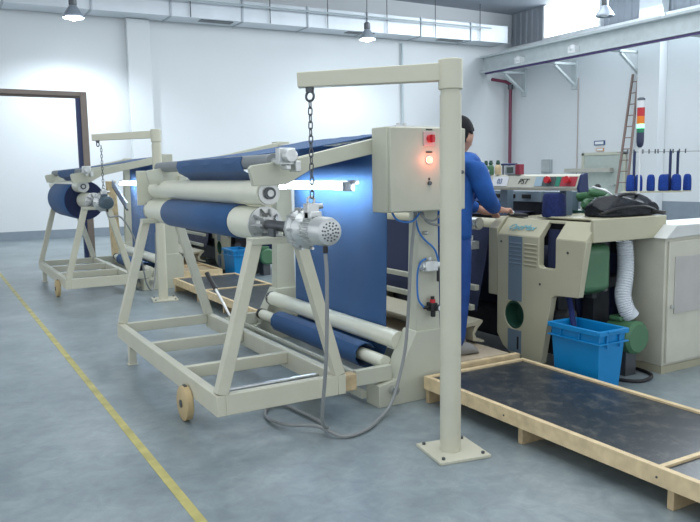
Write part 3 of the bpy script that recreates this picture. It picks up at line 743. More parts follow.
    MB().prism([(3.16,.285),(3.36,.315),(3.40,.325),(3.425,.315),(3.425,.30),(3.385,.265),(3.355,.225),(3.365,.20),(3.44,.17),(3.44,.152),(3.34,.175),(3.335,.235),(3.36,.285),(3.16,.265)], 'y', 3.84, 5.4).build('step_plate', mat('step_plate_paint', (.46, .43, .32), .45), t, bev=.003)
    MB().cyl((3.52, 4.10, .98), (3.52, 4.0, .98), .045).cyl((3.52, 4.0, .98), (3.52, 3.99, .98), .035).build('roller_end', steel, t)
    MB().box(3.49, 4.05, .79, 3.57, 4.13, .85).cyl((3.53, 4.09, .85), (3.53, 4.09, .89), .012).build('limit_switch', alu, t, bev=.006)
    # green gearbox and lower motor
    g = MB().prism([(3.17,.58),(3.17,.84),(3.20,.875),(3.35,.875),(3.35,.56),(3.25,.54)], 'x', 3.68, 3.93).build('gear_housing', green, t, bev=.03)
    mt = MB().ring_cyl([(0,.06),(.01,.10),(.10,.11),(.20,.11),(.22,.09)], (4.04, 3.24, .26), (0,-1,0), 32).build('drive_motor', green, t)
    MB().box(3.98, 3.12, .36, 4.1, 3.22, .39).build('terminal_box', green, mt, bev=.008)
    MB().box(3.99, 3.08, 0, 4.09, 3.22, .17).build('motor_foot', dsteel, t)
    MB().cyl((3.97, 3.26, .83), (3.97, 3.42, .83), .05).box(3.89, 3.28, .50, 3.93, 3.34, .82).build('air_tube', dsteel, t)
    MB().tube(spline([(3.92, 3.24, .74), (3.91, 3.22, .64), (3.93, 3.22, .57), (3.97, 3.24, .56)], 6), .014).build('bent_pipe', steel, t)
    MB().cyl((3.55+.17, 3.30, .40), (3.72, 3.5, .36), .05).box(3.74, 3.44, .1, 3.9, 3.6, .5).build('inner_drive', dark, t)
    # upper bar with the buttons
    PX = 3.80
    bar = MB().prism([(PX-.02,1.215),(PX-.03,1.235),(PX,1.315),(PX+.02,1.325),(PX+.04,1.325),(PX+.05,1.22)], 'y', 3.32, 5.8).build('control_bar', mat('bar_cream', (.56,.56,.47), .4), t, bev=.003)
    MB().prism([(PX-.024,1.205),(PX-.034,1.235),(PX-.004,1.32),(PX+.02,1.332),(PX+.044,1.332),(PX+.054,1.21)], 'y', 3.30, 3.325).build('bar_end_cap', navy, t, bev=.003)
    def onbar(y, u, off=.002):      # u = 0..1 up the tilted face
        return Vector((PX-.03+.03*u-off, y, 1.235+.08*u+off*.3))
    UP = (.35, 0, .94)
    def plate(y0, y1, u0, u1, m, nm, off=.003):
        a, b, c_, d_ = onbar(y0,u0), onbar(y1,u0), onbar(y1,u1), onbar(y0,u1); q = Vector((-off,0,off*.3))
        MB().hexa([a, b, c_, d_, a+q, b+q, c_+q, d_+q]).build(nm, m, t)
    plate(3.34, 3.475, .12, .9, mat('panel_red', (.40, .05, .07), .4), 'button_panel')
    plate(3.48, 3.52, .12, .9, mat('panel_green', (.03, .22, .15), .4), 'button_panel')
    plate(3.525, 3.64, .12, .9, mat('panel_dark', (.07, .10, .10), .4), 'button_panel')
    plate(3.645, 3.715, .12, .9, mat('panel_pale_blue', (.35, .48, .55), .4), 'button_panel')
    plate(3.99, 4.16, .1, .95, whitep, 'paper_label')
    for y in (3.40, 3.575):
        p = onbar(y, .55, .004)
        MB().cyl(p, p+Vector((-.02,0,.007)), .012).cyl(p+Vector((-.02,0,.007)), p+Vector((-.035,0,.011)), .024).build('push_button', red, t)
    text('letters', 'PST', ink, t, onbar(3.835, .5, .004), .055, (0,-1,0), UP, shear=.35, sx=1.1)
    text('numerals', '03', mat('faint_blue_ink', (.10, .16, .30), .5), t, onbar(4.075, .5, .008), .055, (0,-1,0), UP, shear=.1)
    # uprights carrying the bar, reed frame below
    for y, y2 in ((4.08, 4.16), (5.45, 5.55), (3.5, 3.56)): MB().box(3.86, y, 1.02, 3.92, y2, 1.22).build('bar_post', greyblue, t, bev=.004)
    rd = MB().box(4.02, 3.9, 1.12, 4.06, 5.5, 1.20).build('reed_beam', mat('steel_blue', (.22, .28, .34), .35, .3), t, bev=.003)
    s = MB()
    for k in range(8): s.box(4.012, 4.0+k*.17, 1.145, 4.02, 4.09+k*.17, 1.175)
    s.build('reed_slots', ink, rd)
    MB().box(4.08, 3.85, 1.0, 4.12, 5.5, 1.15).build('heald_frame', dark, t)
    for q in ((4.05, 3.70, .98, 4.2, 3.9, 1.2), (4.36, 3.74, 1.0, 4.42, 3.82, 1.22), (4.2, 3.28, 1.045, 4.23, 3.31, 1.14)): MB().box(*q).build('weft_bracket', greyblue, t, bev=.004)
    for y, z, r in ((3.50, 1.10, .05), (3.62, 1.09, .045), (3.42, 1.13, .045), (3.57, 1.18, .035), (3.70, 1.15, .04)):
        MB().ring_cyl([(0,r*.6),(.02,r),(.14,r),(.17,r*.5)], (4.34, y, z), (-1, .1, .1), 16).build('weft_feeder', green, t)
    MB().box(4.14, 3.36, 1.047, 4.42, 3.80, 1.062).build('feeder_shelf', greend, t)
    MB().tube(spline([(3.92, 3.33, 1.24), (4.02, 3.28, 1.2), (4.12, 3.25, 1.10), (4.15, 3.24, 1.05)], 6), .007).build('conduit', whitep, t)
    return t
loom1 = loom()
# white suction hose
def ribbed(pts, r, step=.018, rib=.003):
    P = spline(pts, 40); m = MB()
    n = len(P)-1
    return m.tube(P, lambda f: r + rib*math.cos(f*n*1.05), 20)
t = tag(ribbed([(4.09, 3.20, .88), (4.095, 3.19, .76), (4.07, 3.17, .64), (4.03, 3.15, .53), (4.03, 3.12, .44), (4.06, 3.10, .385)], .052).build('suction_hose', hosew), 'white ribbed flexible hose hanging between loom and green motor', 'hose')
tag(MB().tube(spline([(4.1, 3.3, .03), (4.18, 3.16, .012), (4.12, 2.98, .012), (3.95, 2.93, .012), (3.86, 3.05, .012), (3.9, 3.2, .012)], 10), .011).build('floor_cable', black), 'black cable curling on the floor below the green motor', 'cable')

# dropped into unit 2: a copy of the loom
# yarn cone
def cone(x, y, z, r, h, m, label, grp, name='yarn_cone'):
    t = tag(MB().ring_cyl(([(0,r*.80),(h*.06,r*.98),(h*.12,r),(h*.45,r*1.0),(h*.86,r*.93),(h*.96,r*.85),(h,r*.66),(h,r*.25)] if name != 'yarn_cone' else [(0,r*.85),(h*.05,r),(h*.35,r),(h*.65,r*.97),(h*.84,r*.88),(h*.94,r*.72),(h*.99,r*.45),(h,r*.15)]), (x,y,z), (0,0,1), 32).build(name, m), label, 'yarn cone', grp)
    return t
cone(3.78, 3.53, 1.012, .080, .168, yarnd, 'fat dark blue yarn package standing on top of the near loom cover', None, 'yarn_package')
t = thing('hand_brush', 'dark long handled tool lying on the loom beside the worker hand', 'tool', (3.72, 3.83, 1.01))
MB().bar((3.72, 3.74, 1.022), (3.78, 3.95, 1.022), .05, .022).build('handle', black, t, bev=.006)
MB().bar((3.72, 3.87, 1.033), (3.735, 3.92, 1.050), .03, .02).build('head', whitep, t, bev=.004)
# feeder bottles + terminal on the loom top bar
for k, (y, m2, lb) in enumerate(((4.27, green, 'leftmost of three bottle shaped yarn guides above the bar, green'), (4.215, green, 'middle of three bottle shaped yarn guides above the bar, green'), (4.135, wood, 'rightmost bottle shaped yarn guide, tan with green top, above the bar'))):
    t = thing('yarn_guide_bottle', lb, 'yarn guide', (3.815, y, 1.326), 'bottle shaped yarn guides above the loom')
    x = 3.815
    MB().ring_cyl([(0,.022),(.005,.024),(.055,.024),(.07,.018),(.075,.010)], (x,y,1.326), (0,0,1), 16).build('body', m2, t)
    MB().ring_cyl([(0,.011),(.01,.017),(.025,.012),(.033,.012)], (x,y,1.40), (0,0,1), 14).build('neck', greend, t)
    if k != 2: MB().box(x-.027, y-.010, 1.335, x-.0235, y+.010, 1.365).build('paper_label', whitep, t)
t = thing('control_terminal', 'small grey terminal with dark screen and red side above the loom bar', 'terminal', (3.82, 4.0, 1.326))
MB().box(3.80, 3.932, 1.326, 3.84, 4.04, 1.39).build('case', mat('grey_box', (.5,.5,.5)), t, bev=.004)
MB().box(3.797, 3.955, 1.338, 3.801, 4.02, 1.38).build('screen', screenm, t)
MB().box(3.795, 3.885, 1.326, 3.84, 3.93, 1.40).build('side_panel', mat('terminal_red', (.25, .015, .04), .4), t, bev=.003)
t = thing('blue_rod', 'dark blue rod lying across the top of the small terminal', 'rod', (3.82, 4.1, 1.39))
MB().cyl((3.82, 3.94, 1.400), (3.82, 4.10, 1.401), .008).build('rod', navy, t)
MB().cyl((3.82, 4.085, 1.326), (3.82, 4.085, 1.395), .006).build('support', dsteel, t)
# signal tower
t = thing('signal_tower', 'signal light tower with red, orange and glowing green lenses on a thin pole', 'signal light', (4.53, 3.47, 1.0))
sx, sy = 4.55, 3.465
MB().cyl((sx, sy, 1.0), (sx, sy, 1.51), .007).build('pole', whitep, t)
MB().ring_cyl([(0,.012),(.015,.022),(.04,.026),(.105,.026)], (sx,sy,1.505), (0,0,1), 24).build('base', mat('tower_navy', (.03,.04,.09), .4), t)
MB().cyl((sx,sy,1.61), (sx,sy,1.64), .0265).build('green_lens', greenlens, t)
MB().cyl((sx,sy,1.64), (sx,sy,1.67), .026).build('lit_green_lens', greenlit, t)
MB().cyl((sx,sy,1.67), (sx,sy,1.725), .0265).build('orange_lens', orange, t)
MB().cyl((sx,sy,1.725), (sx,sy,1.785), .0265).build('red_lens', redlens, t)
MB().cyl((sx,sy,1.785), (sx,sy,1.835), .0265).build('clear_lens', clear, t)
MB().ring_cyl([(0,.027),(.015,.027),(.022,.016)], (sx,sy,1.835), (0,0,1), 24).build('cap', mat('cap_grey', (.12,.14,.17), .4), t)
tag(MB().box(4.48, 3.40, .99, 4.66, 3.62, 1.0).box(4.50, 3.42, 0, 4.54, 3.46, .99).build('tower_bracket', dark), 'dark bracket behind the loom that carries the signal tower', 'bracket')
# small stick with a ball
t = thing('ball_lever', 'thin rod with a dark round knob sticking up behind the black bag', 'lever', (4.47, 3.64, 1.0))
MB().cyl((4.28, 3.60, 1.025), (4.28, 3.60, 1.20), .006).build('rod', dsteel, t); MB().sphere((4.28, 3.60, 1.21), .022).build('knob', black, t)

# ---- black bag
def bag():
    t = thing('black_bag', 'crumpled black soft bag lying on the end of the loom', 'bag', (4.0, 3.3, 1.027))
    bm = bmesh.new(); g = bmesh.ops.create_cube(bm, size=1)
    bmesh.ops.subdivide_edges(bm, edges=bm.edges[:], cuts=7, use_grid_fill=True)
    rnd = random.Random(3)
    for v in bm.verts:
        x, y, z = v.co.x*2, v.co.y*2, v.co.z*2
        rx = 1-.10*abs(y)**3; ry = 1-.25*abs(x)**4
        hz = .5*(1 - .42*x*x*abs(x) - .35*y*y)
        hz *= (1+.18*math.sin(x*7+y*3)*(z > 0))
        zz = (z+1)*hz*.14 + .002
        v.co = Vector((4.115+x*.285*rx + .010*math.sin(y*9+z*4), 3.245+y*.13*ry + .010*math.sin(x*11+z*5), 1.027+zz + .006*math.sin(x*17+y*5)*(z > -.9)))
        if v.co.z < 1.027: v.co.z = 1.027
    m = MB(); m.bm.free(); m.bm = bm; m.build('bag_body', bagm, t, sub=1)
    m = MB()
    m.tube(spline([(3.80,3.15,1.05), (3.9,3.115,1.08), (4.0,3.108,1.09), (4.15,3.108,1.09), (4.26,3.12,1.07), (4.34,3.15,1.05)], 8), .010, 6)
    m.build('zip_piping', black, t)
    MB().tube(spline([(3.98,3.2,1.145), (4.02,3.17,1.165), (4.09,3.16,1.17), (4.16,3.17,1.165), (4.2,3.22,1.14)], 8), .011, 6).build('carry_handle', black, t)
    MB().tube(spline([(4.25,3.12,1.06), (4.30,3.10,1.045), (4.37,3.11,1.042), (4.40,3.17,1.04), (4.34,3.24,1.042)], 8), .014, 6).build('strap', black, t)
    return t
bag()

# ---- blue bin
def bin_():
    t = thing('plastic_bin', 'bright blue rectangular plastic bin on the floor beside the near loom', 'bin', (3.65, 3.1, 0), 'blue plastic bins')
    x0, x1, y0, y1, h = 3.38, 3.61, 2.92, 3.31, .40
    m = MB(); b = .025
    v = m.bm.verts.new
    o_ = [[v(p) for p in ((x0+q, y0+q, z), (x1-q, y0+q, z), (x1-q, y1-q, z), (x0+q, y1-q, z))] for q, z in ((b, 0), (0, h))]
    i_ = [[v(p) for p in ((x0+q, y0+q, z), (x1-q, y0+q, z), (x1-q, y1-q, z), (x0+q, y1-q, z))] for q, z in ((b+.008, .01), (.008, h))]
    for k in range(4):
        n = (k+1) % 4
        m._f([o_[0][k], o_[0][n], o_[1][n], o_[1][k]]); m._f([i_[0][k], i_[1][k], i_[1][n], i_[0][n]]); m._f([o_[1][k], o_[1][n], i_[1][n], i_[1][k]])
    m._f(o_[0][::-1]); m._f(i_[0]); m.build('bin_body', bluebin, t, bev=.006)
    r = MB(); e = .014
    for z0, z1 in ((h-.03, h), (h-.085, h-.075)):
        r.box(x0-e, y0-e, z0, x1+e, y0, z1).box(x0-e, y1, z0, x1+e, y1+e, z1).box(x0-e, y0, z0, x0, y1, z1).box(x1, y0, z0, x1+e, y1, z1)
    for y in (y0+.15, y0+.30): r.box(x0-.010, y-.004, h-.08, x0+.002, y+.004, h-.02)
    r.build('rim', bluebin, t, bev=.003)
    MB().box((x0+x1)/2-.06, y0-.024, h-.012, (x0+x1)/2+.06, y0-e, h).box((x0+x1)/2-.06, y0-.012, h-.11, (x0+x1)/2-.05, y0, h-.03).box((x0+x1)/2+.05, y0-.012, h-.11, (x0+x1)/2+.06, y0, h-.03).build('handle', bluebin, t, bev=.003)
    return t
bin1 = bin_()
tag(MB().tube(spline([(3.74, 3.44, .56), (3.71, 3.36, .52), (3.66, 3.28, .42), (3.62, 3.22, .32), (3.60, 3.18, .15)], 8), .018, 10).build('waste_yarn', yarnd), 'blue strand of waste yarn dropping into the blue bin', 'yarn', None)
tag(MB().sphere((3.53, 3.49, .045), .055, (1,1,.8)).build('waste_bundle', mat('pale_lilac_cloth', (.45,.45,.55), .8, bump=.8)), 'pale lilac crumpled cloth on the floor behind the blue bin', 'cloth')

# ---- grey cabinet at the right
t = thing('machine_cabinet', 'pale beige sheet metal cabinet with lighter door panel at the right edge', 'cabinet', (4.7, 3.3, 0))
cm = mat('cabinet_beige', (.52,.51,.42), .4)
MB().prism([(4.22,0.05),(5.25,.05),(5.25,.95),(4.22,.92)], 'y', 2.95, 3.26).build('body', cm, t, bev=.006)
MB().prism([(4.20,.90),(5.27,.93),(5.27,.985),(4.30,.985)], 'y', 2.93, 3.28).build('sloping_top', mat('cabinet_top', (.62,.64,.62), .3), t, bev=.005)
MB().box(4.22, 2.95, 0, 5.25, 3.26, .05).build('plinth', beiged, t)
dd = MB().box(4.245, 2.935, .07, 5.22, 2.95, .88).build('door', mat('cabinet_door', (.56,.55,.46), .4), t, bev=.004)
MB().box(4.30, 2.928, .40, 4.80, 2.935, .78).build('inset_panel', mat('inset_grey', (.46,.45,.42), .45), dd, bev=.002)
MB().cyl((4.275, 2.935, .45), (4.275, 2.922, .45), .012).build('lock', steel, dd)

# ---- yarn creel
c630, c687 = Vector((7.105, 5.746, 1.098)), Vector((7.679, 5.413, 1.098))
cdv = (c687-c630).normalized(); CL = (c687-c630).length
def cpos(f): return c630 + cdv*CL*f
t = thing('yarn_creel', 'steel yarn creel with thin shelf and blue poles carrying blue cones', 'creel', (7.3, 5.6, 0))
MB().bar(cpos(-.12)-Vector((0,0,.010)), cpos(.88)-Vector((0,0,.010)), .16, .018).build('shelf', beige, t)
MB().bar(cpos(-.25)+Vector((0,0,.45)), cpos(1.4)+Vector((0,0,.45)), .007, .007).build('guide_wire', cablem, t)
for f in (.06, .69, .82): MB().bar(cpos(f), cpos(f)+Vector((0,0,.46)), .022, .022).build('pole', navy, t)
MB().bar(cpos(-.05)-Vector((0,0,1.098)), cpos(-.05), .05, .05).bar(cpos(.1)-Vector((0,0,1.098)), cpos(.1), .05, .05).build('leg', beiged, t)
for k in range(12):
    p = cpos(-.06+.088*k+.02*(k%3))+Vector((0,0,.45)); MB().cyl(p-Vector((0,0,.02)), p+Vector((0,0,.03)), .008, seg=8).build('thread_eye', dsteel, t)
e = cpos(1.0); MB().cyl(e-Vector((0,0,.012)), e-Vector((0,0,.001)), .05).bar(cpos(.86)-Vector((0,0,.006)), e-Vector((0,0,.006)), .02, .01).build('side_tray', beiged, t)
names = ['leftmost blue yarn cone on the creel behind the black bag', 'second blue yarn cone from the left on the creel, behind the signal tower pole', 'third blue yarn cone from the left on the creel', 'fourth blue yarn cone from the left on the creel, in the middle', 'fifth blue yarn cone from the left, set back between two others', 'sixth blue yarn cone from the left, at the end of the creel shelf', 'rightmost blue yarn cone, alone on its own small tray']
nrm = Vector((-cdv.y, cdv.x, 0))
for k, (f, of) in enumerate(((0, 0), (.155, .02), (.36, .0), (.56, -.03), (.68, .05), (.785, -.03), (1.0, 0))):
    p = cpos(f)+nrm*of
    cone(p.x, p.y, 1.099, .046 if k not in (3, 5) else .056, .19, yarn, names[k], 'blue yarn cones on the creel')

# ---- lever on the floor behind the cart
t = thing('hand_lever', 'steel lever with black grip leaning behind the cart', 'lever', (2.38, 6.4, 0))
lv0, lv1 = Vector((2.40, 6.35, .0)), Vector((2.30, 6.75, .42))
MB().cyl(lv0, lv0.lerp(lv1, .7), .013).build('rod', steel, t); MB().cyl(lv0.lerp(lv1, .66), lv1, .022).build('grip', black, t)
MB().box(2.34, 6.28, 0, 2.46, 6.42, .03).build('foot', cream2, t)

# ================================================================== PERSON
def skinmesh(name, m, parent, verts, edges, radii, root=0, sub=2, bump=None):
    me = bpy.data.meshes.new(name)
    o0 = Vector(parent['_o']) if parent is not None else Vector(PO)
    me.from_pydata([Vector(v)-o0 for v in verts], edges, [])
    me.materials.append(m)
    o = bpy.data.objects.new(name, me); COL.objects.link(o)
    s = o.modifiers.new('skin', 'SKIN'); s.use_smooth_shade = True
    for i, r in enumerate(radii):
        sv = me.skin_vertices[0].data[i]; sv.radius = r if isinstance(r, tuple) else (r, r); sv.use_root = (i == root)
    u = o.modifiers.new('sub', 'SUBSURF'); u.levels = sub; u.render_levels = sub
    if parent is not None: o.parent = parent
    return o
fw = Vector((.99, .08, 0)).normalized(); lf = Vector((-.08, .99, 0)).normalized(); UPV = Vector((0,0,1))
PO = (2.99, 3.83, .15); PB = Vector(PO)
def pp(f, l, z): return PB + fw*f + lf*l + UPV*z
J = dict(pel=pp(0,0,.82), bel=pp(0,0,.93), wai=pp(.0,0,1.02), che=pp(.02,0,1.17), upc=pp(.05,0,1.27), nb=pp(.06,0,1.32), nt=pp(.07,0,1.37), hd=pp(.07,0,1.42), cr=pp(.12,0,1.50),
    rs=pp(.05,-.165,1.245), re=pp(.11,-.225,1.02), rw=pp(.345,-.07,.945), ls=pp(.05,.165,1.245), le=pp(.20,.22,1.02), lw=pp(.42,.14,.93),
    rh=pp(-.02,-.075,.80), rk=pp(-.02,-.09,.43), ra=pp(-.07,-.10,.08), rt=pp(.06,-.12,.03), lh=pp(.0,.085,.80), lk=pp(.05,.10,.43), la=pp(.06,.11,.08), lt=pp(.19,.13,.03))
names_ = list(J)
R = dict(pel=(.10,.08), bel=(.11,.085), wai=(.115,.09), che=(.14,.10), upc=(.13,.085), nb=(.055,.055), nt=(.048,.05), hd=(.05,.06), cr=.06,
    rs=.055, re=.042, rw=.028, ls=.055, le=.042, lw=.028, rh=.075, rk=.05, ra=.036, rt=.032, lh=.075, lk=.05, la=.04, lt=.035)
E_ = [('pel','bel'),('bel','wai'),('wai','che'),('che','upc'),('upc','nb'),('nb','nt'),('upc','rs'),('rs','re'),('re','rw'),('upc','ls'),('ls','le'),('le','lw'),
      ('pel','rh'),('rh','rk'),('rk','ra'),('ra','rt'),('pel','lh'),('lh','lk'),('lk','la'),('la','lt'),('nt','hd')]
def build_person():
    idx = {n: i for i, n in enumerate(names_)}
    V = [J[n] for n in names_ if n != 'cr']; nn = [n for n in names_ if n != 'cr']; idx = {n: i for i, n in enumerate(nn)}
    Es = [(idx[a], idx[b]) for a, b in E_]; Rs = [R[n] for n in nn]
    # hands: palm and fingers joined to the wrist
    def hand(wr, d, side, curl):
        nonlocal V, Es, Rs
        d = d.normalized(); sd = d.cross(UPV).normalized()*side
        palm = J[wr] + d*.05; V.append(palm); Rs.append((.042,.024)); pi = len(V)-1; Es.append((idx[wr], pi))
        for k, (L, off) in enumerate(((.066,-.032),(.078,-.011),(.072,.011),(.058,.032))):
            b = J[wr] + d*.088 + sd*off
            V.append(b); Rs.append(.0135); Es.append((pi, len(V)-1))
            V.append(b + d*L*.5 + UPV*(.010)); Rs.append(.0115); Es.append((len(V)-2, len(V)-1))
            V.append(b + d*L*.88 - UPV*curl); Rs.append(.010); Es.append((len(V)-2, len(V)-1))
        b = J[wr] + d*.04 - sd*.035 - UPV*.004; V.append(b); Rs.append(.013); Es.append((pi, len(V)-1))
        V.append(b + d*.035 - sd*.022 - UPV*.006); Rs.append(.010); Es.append((len(V)-2, len(V)-1))
    hand('rw', Vector((fw.x, fw.y+.15, -.10)), -1, .02); hand('lw', Vector((fw.x, fw.y-.1, -.28)), 1, .02)
    body = skinmesh('person', skin, None, V, Es, Rs, root=0, sub=2)
    body.location = PB; body['_o'] = tuple(PB)
    tag(body, 'person in blue work overall with short black hair leaning a hand on the loom', 'person')
    # head as part of the body object: shaped mesh joined through a separate child would split it, so add verts to the same mesh
    return body
body = build_person()
# bake the skin modifier and join the shaped head to make one continuous body mesh
bpy.context.view_layer.update()
dg = bpy.context.evaluated_depsgraph_get()
bme = bpy.data.meshes.new_from_object(body.evaluated_get(dg))
def head_bm(bm, centre, fdir, tilt):
    g = bmesh.ops.create_uvsphere(bm, u_segments=28, v_segments=22, radius=1)
    f = fdir.normalized(); l = UPV.cross(f).normalized(); u = UPV
    q = Matrix.Rotation(tilt, 3, l)
    for v in g['verts']:
        x, y, z = v.co      # x forward, y left, z up
        X, Y, Z = x*.098, y*.076, z*.118
        if z < -.1:
            k = min(1, (-z-.1)/.9); Y *= 1-.36*k; X = X*(1-.18*k) + .016*k*(x > 0)
            if x < 0: X *= 1-.45*k
        if x > .6 and abs(y) < .32:           # nose
            n = math.exp(-((z+.16)/.17)**2)*math.exp(-(y/.14)**2); X += .026*n
        if x > .5: 
            X -= .008*math.exp(-((z-.08)/.12)**2)*math.exp(-((abs(y)-.34)/.16)**2)   # eye sockets
            X += .006*math.exp(-((z-.26)/.10)**2)                                    # brow
            X += .007*math.exp(-((z+.48)/.10)**2)*math.exp(-(y/.25)**2)              # lips
            X -= .004*math.exp(-((z+.60)/.06)**2)*math.exp(-(y/.3)**2)
        v.co = Vector((X, Y, Z))
        v.co = centre + q @ (f*v.co.x + l*v.co.y + u*v.co.z)
    return g
bm = bmesh.new(); bm.from_mesh(bme)
hdir = Vector((.97, .10, 0)); HC = Vector((3.052, 3.82, 1.578)) - PB
head_bm(bm, HC, hdir, .28)
for s in (-1, 1):      # ears
    f = hdir.normalized(); l = UPV.cross(f).normalized()
    g = bmesh.ops.create_uvsphere(bm, u_segments=12, v_segments=8, radius=1)
    for v in g['verts']: v.co = HC + l*s*.076 - f*.002 - UPV*.012 + (f*v.co.x*.017 + l*v.co.y*.010 + UPV*v.co.z*.030)
# neck bridge
for f in bm.faces: f.smooth = True
m = MB(); 
m.bm.free(); m.bm = bm; m.tube([J['nb']-PB, J['nt']-PB, HC-UPV*.06], lambda f: .054-.004*f, 16)
for f in bm.faces: f.smooth = True
me2 = bpy.data.meshes.new('person'); bm.to_mesh(me2); bm.free(); me2.materials.append(skin)
body.modifiers.clear(); body.data = me2
def P0(p): return Vector(p)
# hair
def hair():
    bm = bmesh.new(); head_bm(bm, HC, hdir, .28)
    f = hdir.normalized(); l = UPV.cross(f).normalized(); q = Matrix.Rotation(.28, 3, l)
    F2, U2 = q @ f, q @ UPV
    dele = []
    for v in bm.verts:
        r = v.co-HC; a, z, y = r.dot(F2), r.dot(U2), r.dot(l)
        v.co = HC + r*1.13 + U2*.008 - F2*.008
        lim = .030 if a > .045 else (-.0 if a > .012 else -.075)
        if z < lim + max(0, a-.045)*.4: dele.append(v)
    bmesh.ops.delete(bm, geom=dele, context='VERTS')
    for fc in bm.faces: fc.smooth = True
    me = bpy.data.meshes.new('hair'); bm.to_mesh(me); bm.free(); me.materials.append(hair_m)
    o = bpy.data.objects.new('hair', me); COL.objects.link(o); o.parent = body
    s = o.modifiers.new('solid', 'SOLIDIFY'); s.thickness = .014; s.offset = -1
hair()
JJ = J
def cloth(name, m, keys, edges, rad, sub=2):
    idx = {n: i for i, n in enumerate(keys)}
    o = skinmesh(name, m, body, [XJ[n] for n in keys], [(idx[a], idx[b]) for a, b in edges], [rad[n] for n in keys], 0, sub)
    return o
XJ = dict(J)
XJ['rc'] = J['re'].lerp(J['rw'], .90); XJ['lc'] = J['le'].lerp(J['lw'], .90)
XJ['rm'] = J['rs'].lerp(J['re'], .5)+Vector((0,0,.0)); XJ['lm'] = J['ls'].lerp(J['le'], .5)
XJ['col'] = J['nb'] + UPV*.015; XJ['hem'] = pp(0,0,.70)
XJ['rcf'] = J['ra'] - UPV*.035; XJ['lcf'] = J['la'] - UPV*.035
cloth('jacket', overall, ['bel','wai','che','upc','col','rs','rm','re','rc','ls','lm','le','lc','hem'],
      [('bel','wai'),('wai','che'),('che','upc'),('upc','col'),('upc','rs'),('rs','rm'),('rm','re'),('re','rc'),('upc','ls'),('ls','lm'),('lm','le'),('le','lc'),('bel','hem')],
      dict(bel=(.145,.12), wai=(.145,.12), che=(.18,.135), upc=(.165,.115), col=(.068,.066), rs=.082, rm=.075, re=.060, rc=.052, ls=.082, lm=.075, le=.064, lc=.046, hem=(.14,.12)))
cloth('trousers', overalld, ['pel','bel','rh','rk','rcf','lh','lk','lcf'],
      [('pel','bel'),('pel','rh'),('rh','rk'),('rk','rcf'),('pel','lh'),('lh','lk'),('lk','lcf')],
      dict(pel=(.14,.115), bel=(.14,.11), rh=.112, rk=.086, rcf=.074, lh=.125, lk=.098, lcf=.078))
m = MB(); rings = []
for z, a, b in ((.74,.150,.120), (.80,.155,.122), (.90,.150,.118), (1.0,.148,.116), (1.10,.165,.122), (1.18,.168,.118), (1.24,.15,.10)):
    c = pp(.0+.05*max(0, z-.9)/.35, 0, z)
    rings.append([m.bm.verts.new(c + lf*a*math.cos(2*PI*k/28)*(1+.03*math.sin(5*k+z*30)) + fw*b*math.sin(2*PI*k/28)) for k in range(28)])
for A, B in zip(rings, rings[1:]):
    for k in range(28): m._f([A[k], A[(k+1) % 28], B[(k+1) % 28], B[k]])
m._f(rings[0][::-1]); m._f(rings[-1]); m.build('jacket_body', overall, body, sub=1)
for a, b in (('ra','rt'), ('la','lt')):
    A, B = J[a], J[b]; d = Vector((B.x-A.x, B.y-A.y, 0)).normalized(); s = d.cross(UPV)
    m = MB(); n = 9; rows = []
    for k in range(n+1):
        f = k/n; c = Vector((A.x, A.y, 0)) - d*.06 + d*.25*f
        wd = .036+.012*math.sin(PI*f*.9); ht = .075*(1-f)**.7+.045*min(1, (1-f)*4+.3)
        if k in (0, n): wd *= .6; 
        rows.append([c + s*wd*math.cos(2*PI*j/14) + UPV*(PB.z + max(0, ht*(.5+.5*math.sin(2*PI*j/14)))) for j in range(14)])
    vs = [[m.bm.verts.new(p) for p in r] for r in rows]
    for i in range(n):
        for j in range(14): m._f([vs[i][j], vs[i][(j+1) % 14], vs[i+1][(j+1) % 14], vs[i+1][j]])
    m._f(vs[0][::-1]); m._f(vs[-1]); m.build('shoe', mat('grey_shoe', (.26,.26,.25), .6), body)

# ================================================================== final seating of the groups on the floor plan
def seat(off, *names):
    for o in list(COL.objects):
        if o.parent is None and o.name.split('.')[0] in names: o.location = Vector(o.location) + Vector(off)
seat((-.04, .14, 0), 'doffing_cart')
seat((-.08, .17, 0), 'wood_block')
seat((-.04, .17, .012), 'fabric_roll')
seat((-.04, .01, .015), 'gear_motor')
seat((-.028, .09, 0), 'jib_crane', 'chain')
seat((-.03, .10, 0), 'winding_stand', 'denim_web', 'fluorescent_tube')
seat((-.012, .10, 0), 'control_box', 'wire_loops')
seat((-.045, .10, 0), 'air_hose', 'air_valve', 'pressure_regulator', 'push_button')
seat((-.07, .09, 0), 'wooden_platform', 'rubber_mat', 'standing_board')
seat((-.10, .06, .02), 'yarn_package', 'hand_brush', 'black_bag', 'ball_lever')
seat((-.10, .06, 0), 'loom', 'suction_hose', 'floor_cable', 'yarn_guide_bottle', 'control_terminal', 'blue_rod', 'signal_tower', 'tower_bracket')
seat((-.10, .02, 0), 'waste_bundle', 'waste_yarn')
seat((-.09, .10, 0), 'machine_cabinet')

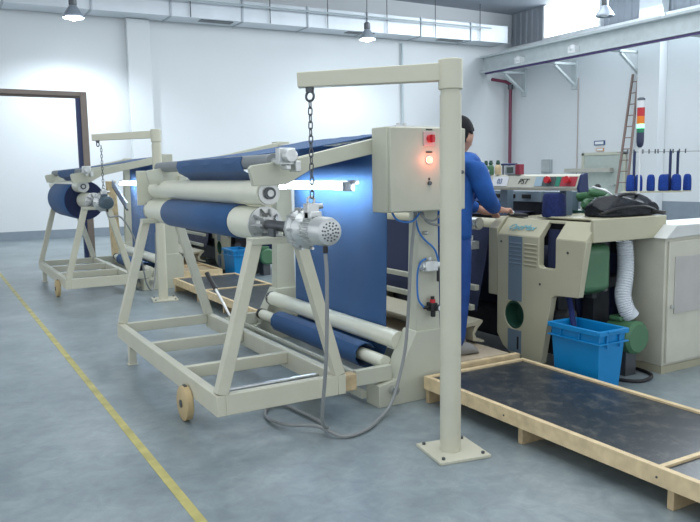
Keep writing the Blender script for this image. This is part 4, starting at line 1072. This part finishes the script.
# ================================================================== UNIT 2 (farther along the row)
dup(crane1, (.08, 5.21, 0), 'cream jib crane of the farther station, its thin arm above the fat roll')
far_cart = dup(cart1, (0.07, 4.98, 0), 'cream A-frame cart on wheels carrying the fat roll at far left')
roll2.location += Vector((.07, .38, 0))
dup(motor1, (.07, 4.98, 0), 'dark silver gear motor at the end of the fat roll on the far cart')
for ch in kids([o for o in COL.objects if o.name.startswith('gear_motor') and o.parent is None][-1]):
    if ch.name.split('.')[0] in ('fan_cover', 'motor_body', 'cooling_fins', 'terminal_box'):
        ch.data = ch.data.copy(); ch.data.materials[0] = mat('dark_motor_blue', (.05, .09, .12), .4)
c2 = dup(chain1, (.07, 5.0, 0), 'steel lifting chain hanging from the farther jib crane over the fat roll')
st2 = dup(stand1, (.0, 5.25, 0), 'cream winding stand with sloping arms behind the far cart and fat roll')
for ch in kids(st2):
    if ch.name.split('.')[0] == 'end_plate': bpy.data.objects.remove(ch)
dup(web1, (.0, 5.25, 0), 'blue denim sheet on the farther stand at the left')
dup(tube1, (.0, 5.25, 0), 'lit fluorescent tube of the farther stand at the left')
tag(MB().tube(spline([(1.645, 7.93, MZ-.075), (1.66, 7.90, .94), (1.78, 7.92, .93), (1.92, 8.02, .72), (2.02, 8.10, .42), (2.10, 8.25, .15), (2.22, 8.45, .05), (2.30, 8.58, .30), (2.32, 8.6, .7)], 8), .009, 8).build('power_cable', cablem), 'grey power cable curving down from the motor of the fat roll', 'cable', 'power cables of the gear motors')
dup(loom1, (0, 5.93, 0), 'beige weaving loom of the farther station seen through the cart frame')
dup(bin1, (0, 5.93, 0), 'blue plastic bin by the farther loom, seen under the slim roll')
t = thing('yellow_post', 'pale yellow upright post standing behind the far motor', 'post', (2.42, 11.15, 0))
MB().bar((2.42, 11.15, 0), (2.38, 11.15, 1.30), .13, .10).build('post', wood, t, bev=.004)
MB().box(2.30, 11.05, 0, 2.54, 11.25, .02).build('foot', wood, t)
t = thing('slanted_panel', 'small white slanted panel with black edges behind the far motor', 'panel', (2.1, 9.8, .98))
MB().bar((2.2, 10.18, 1.275), (2.2, 9.43, .99), .02, .09).build('panel', whitep, t)
MB().bar((2.2, 10.16, 1.225), (2.2, 9.41, .94), .025, .012).build('edge_strip', black, t)

for o in COL.objects:
    if '_o' in o: del o['_o']
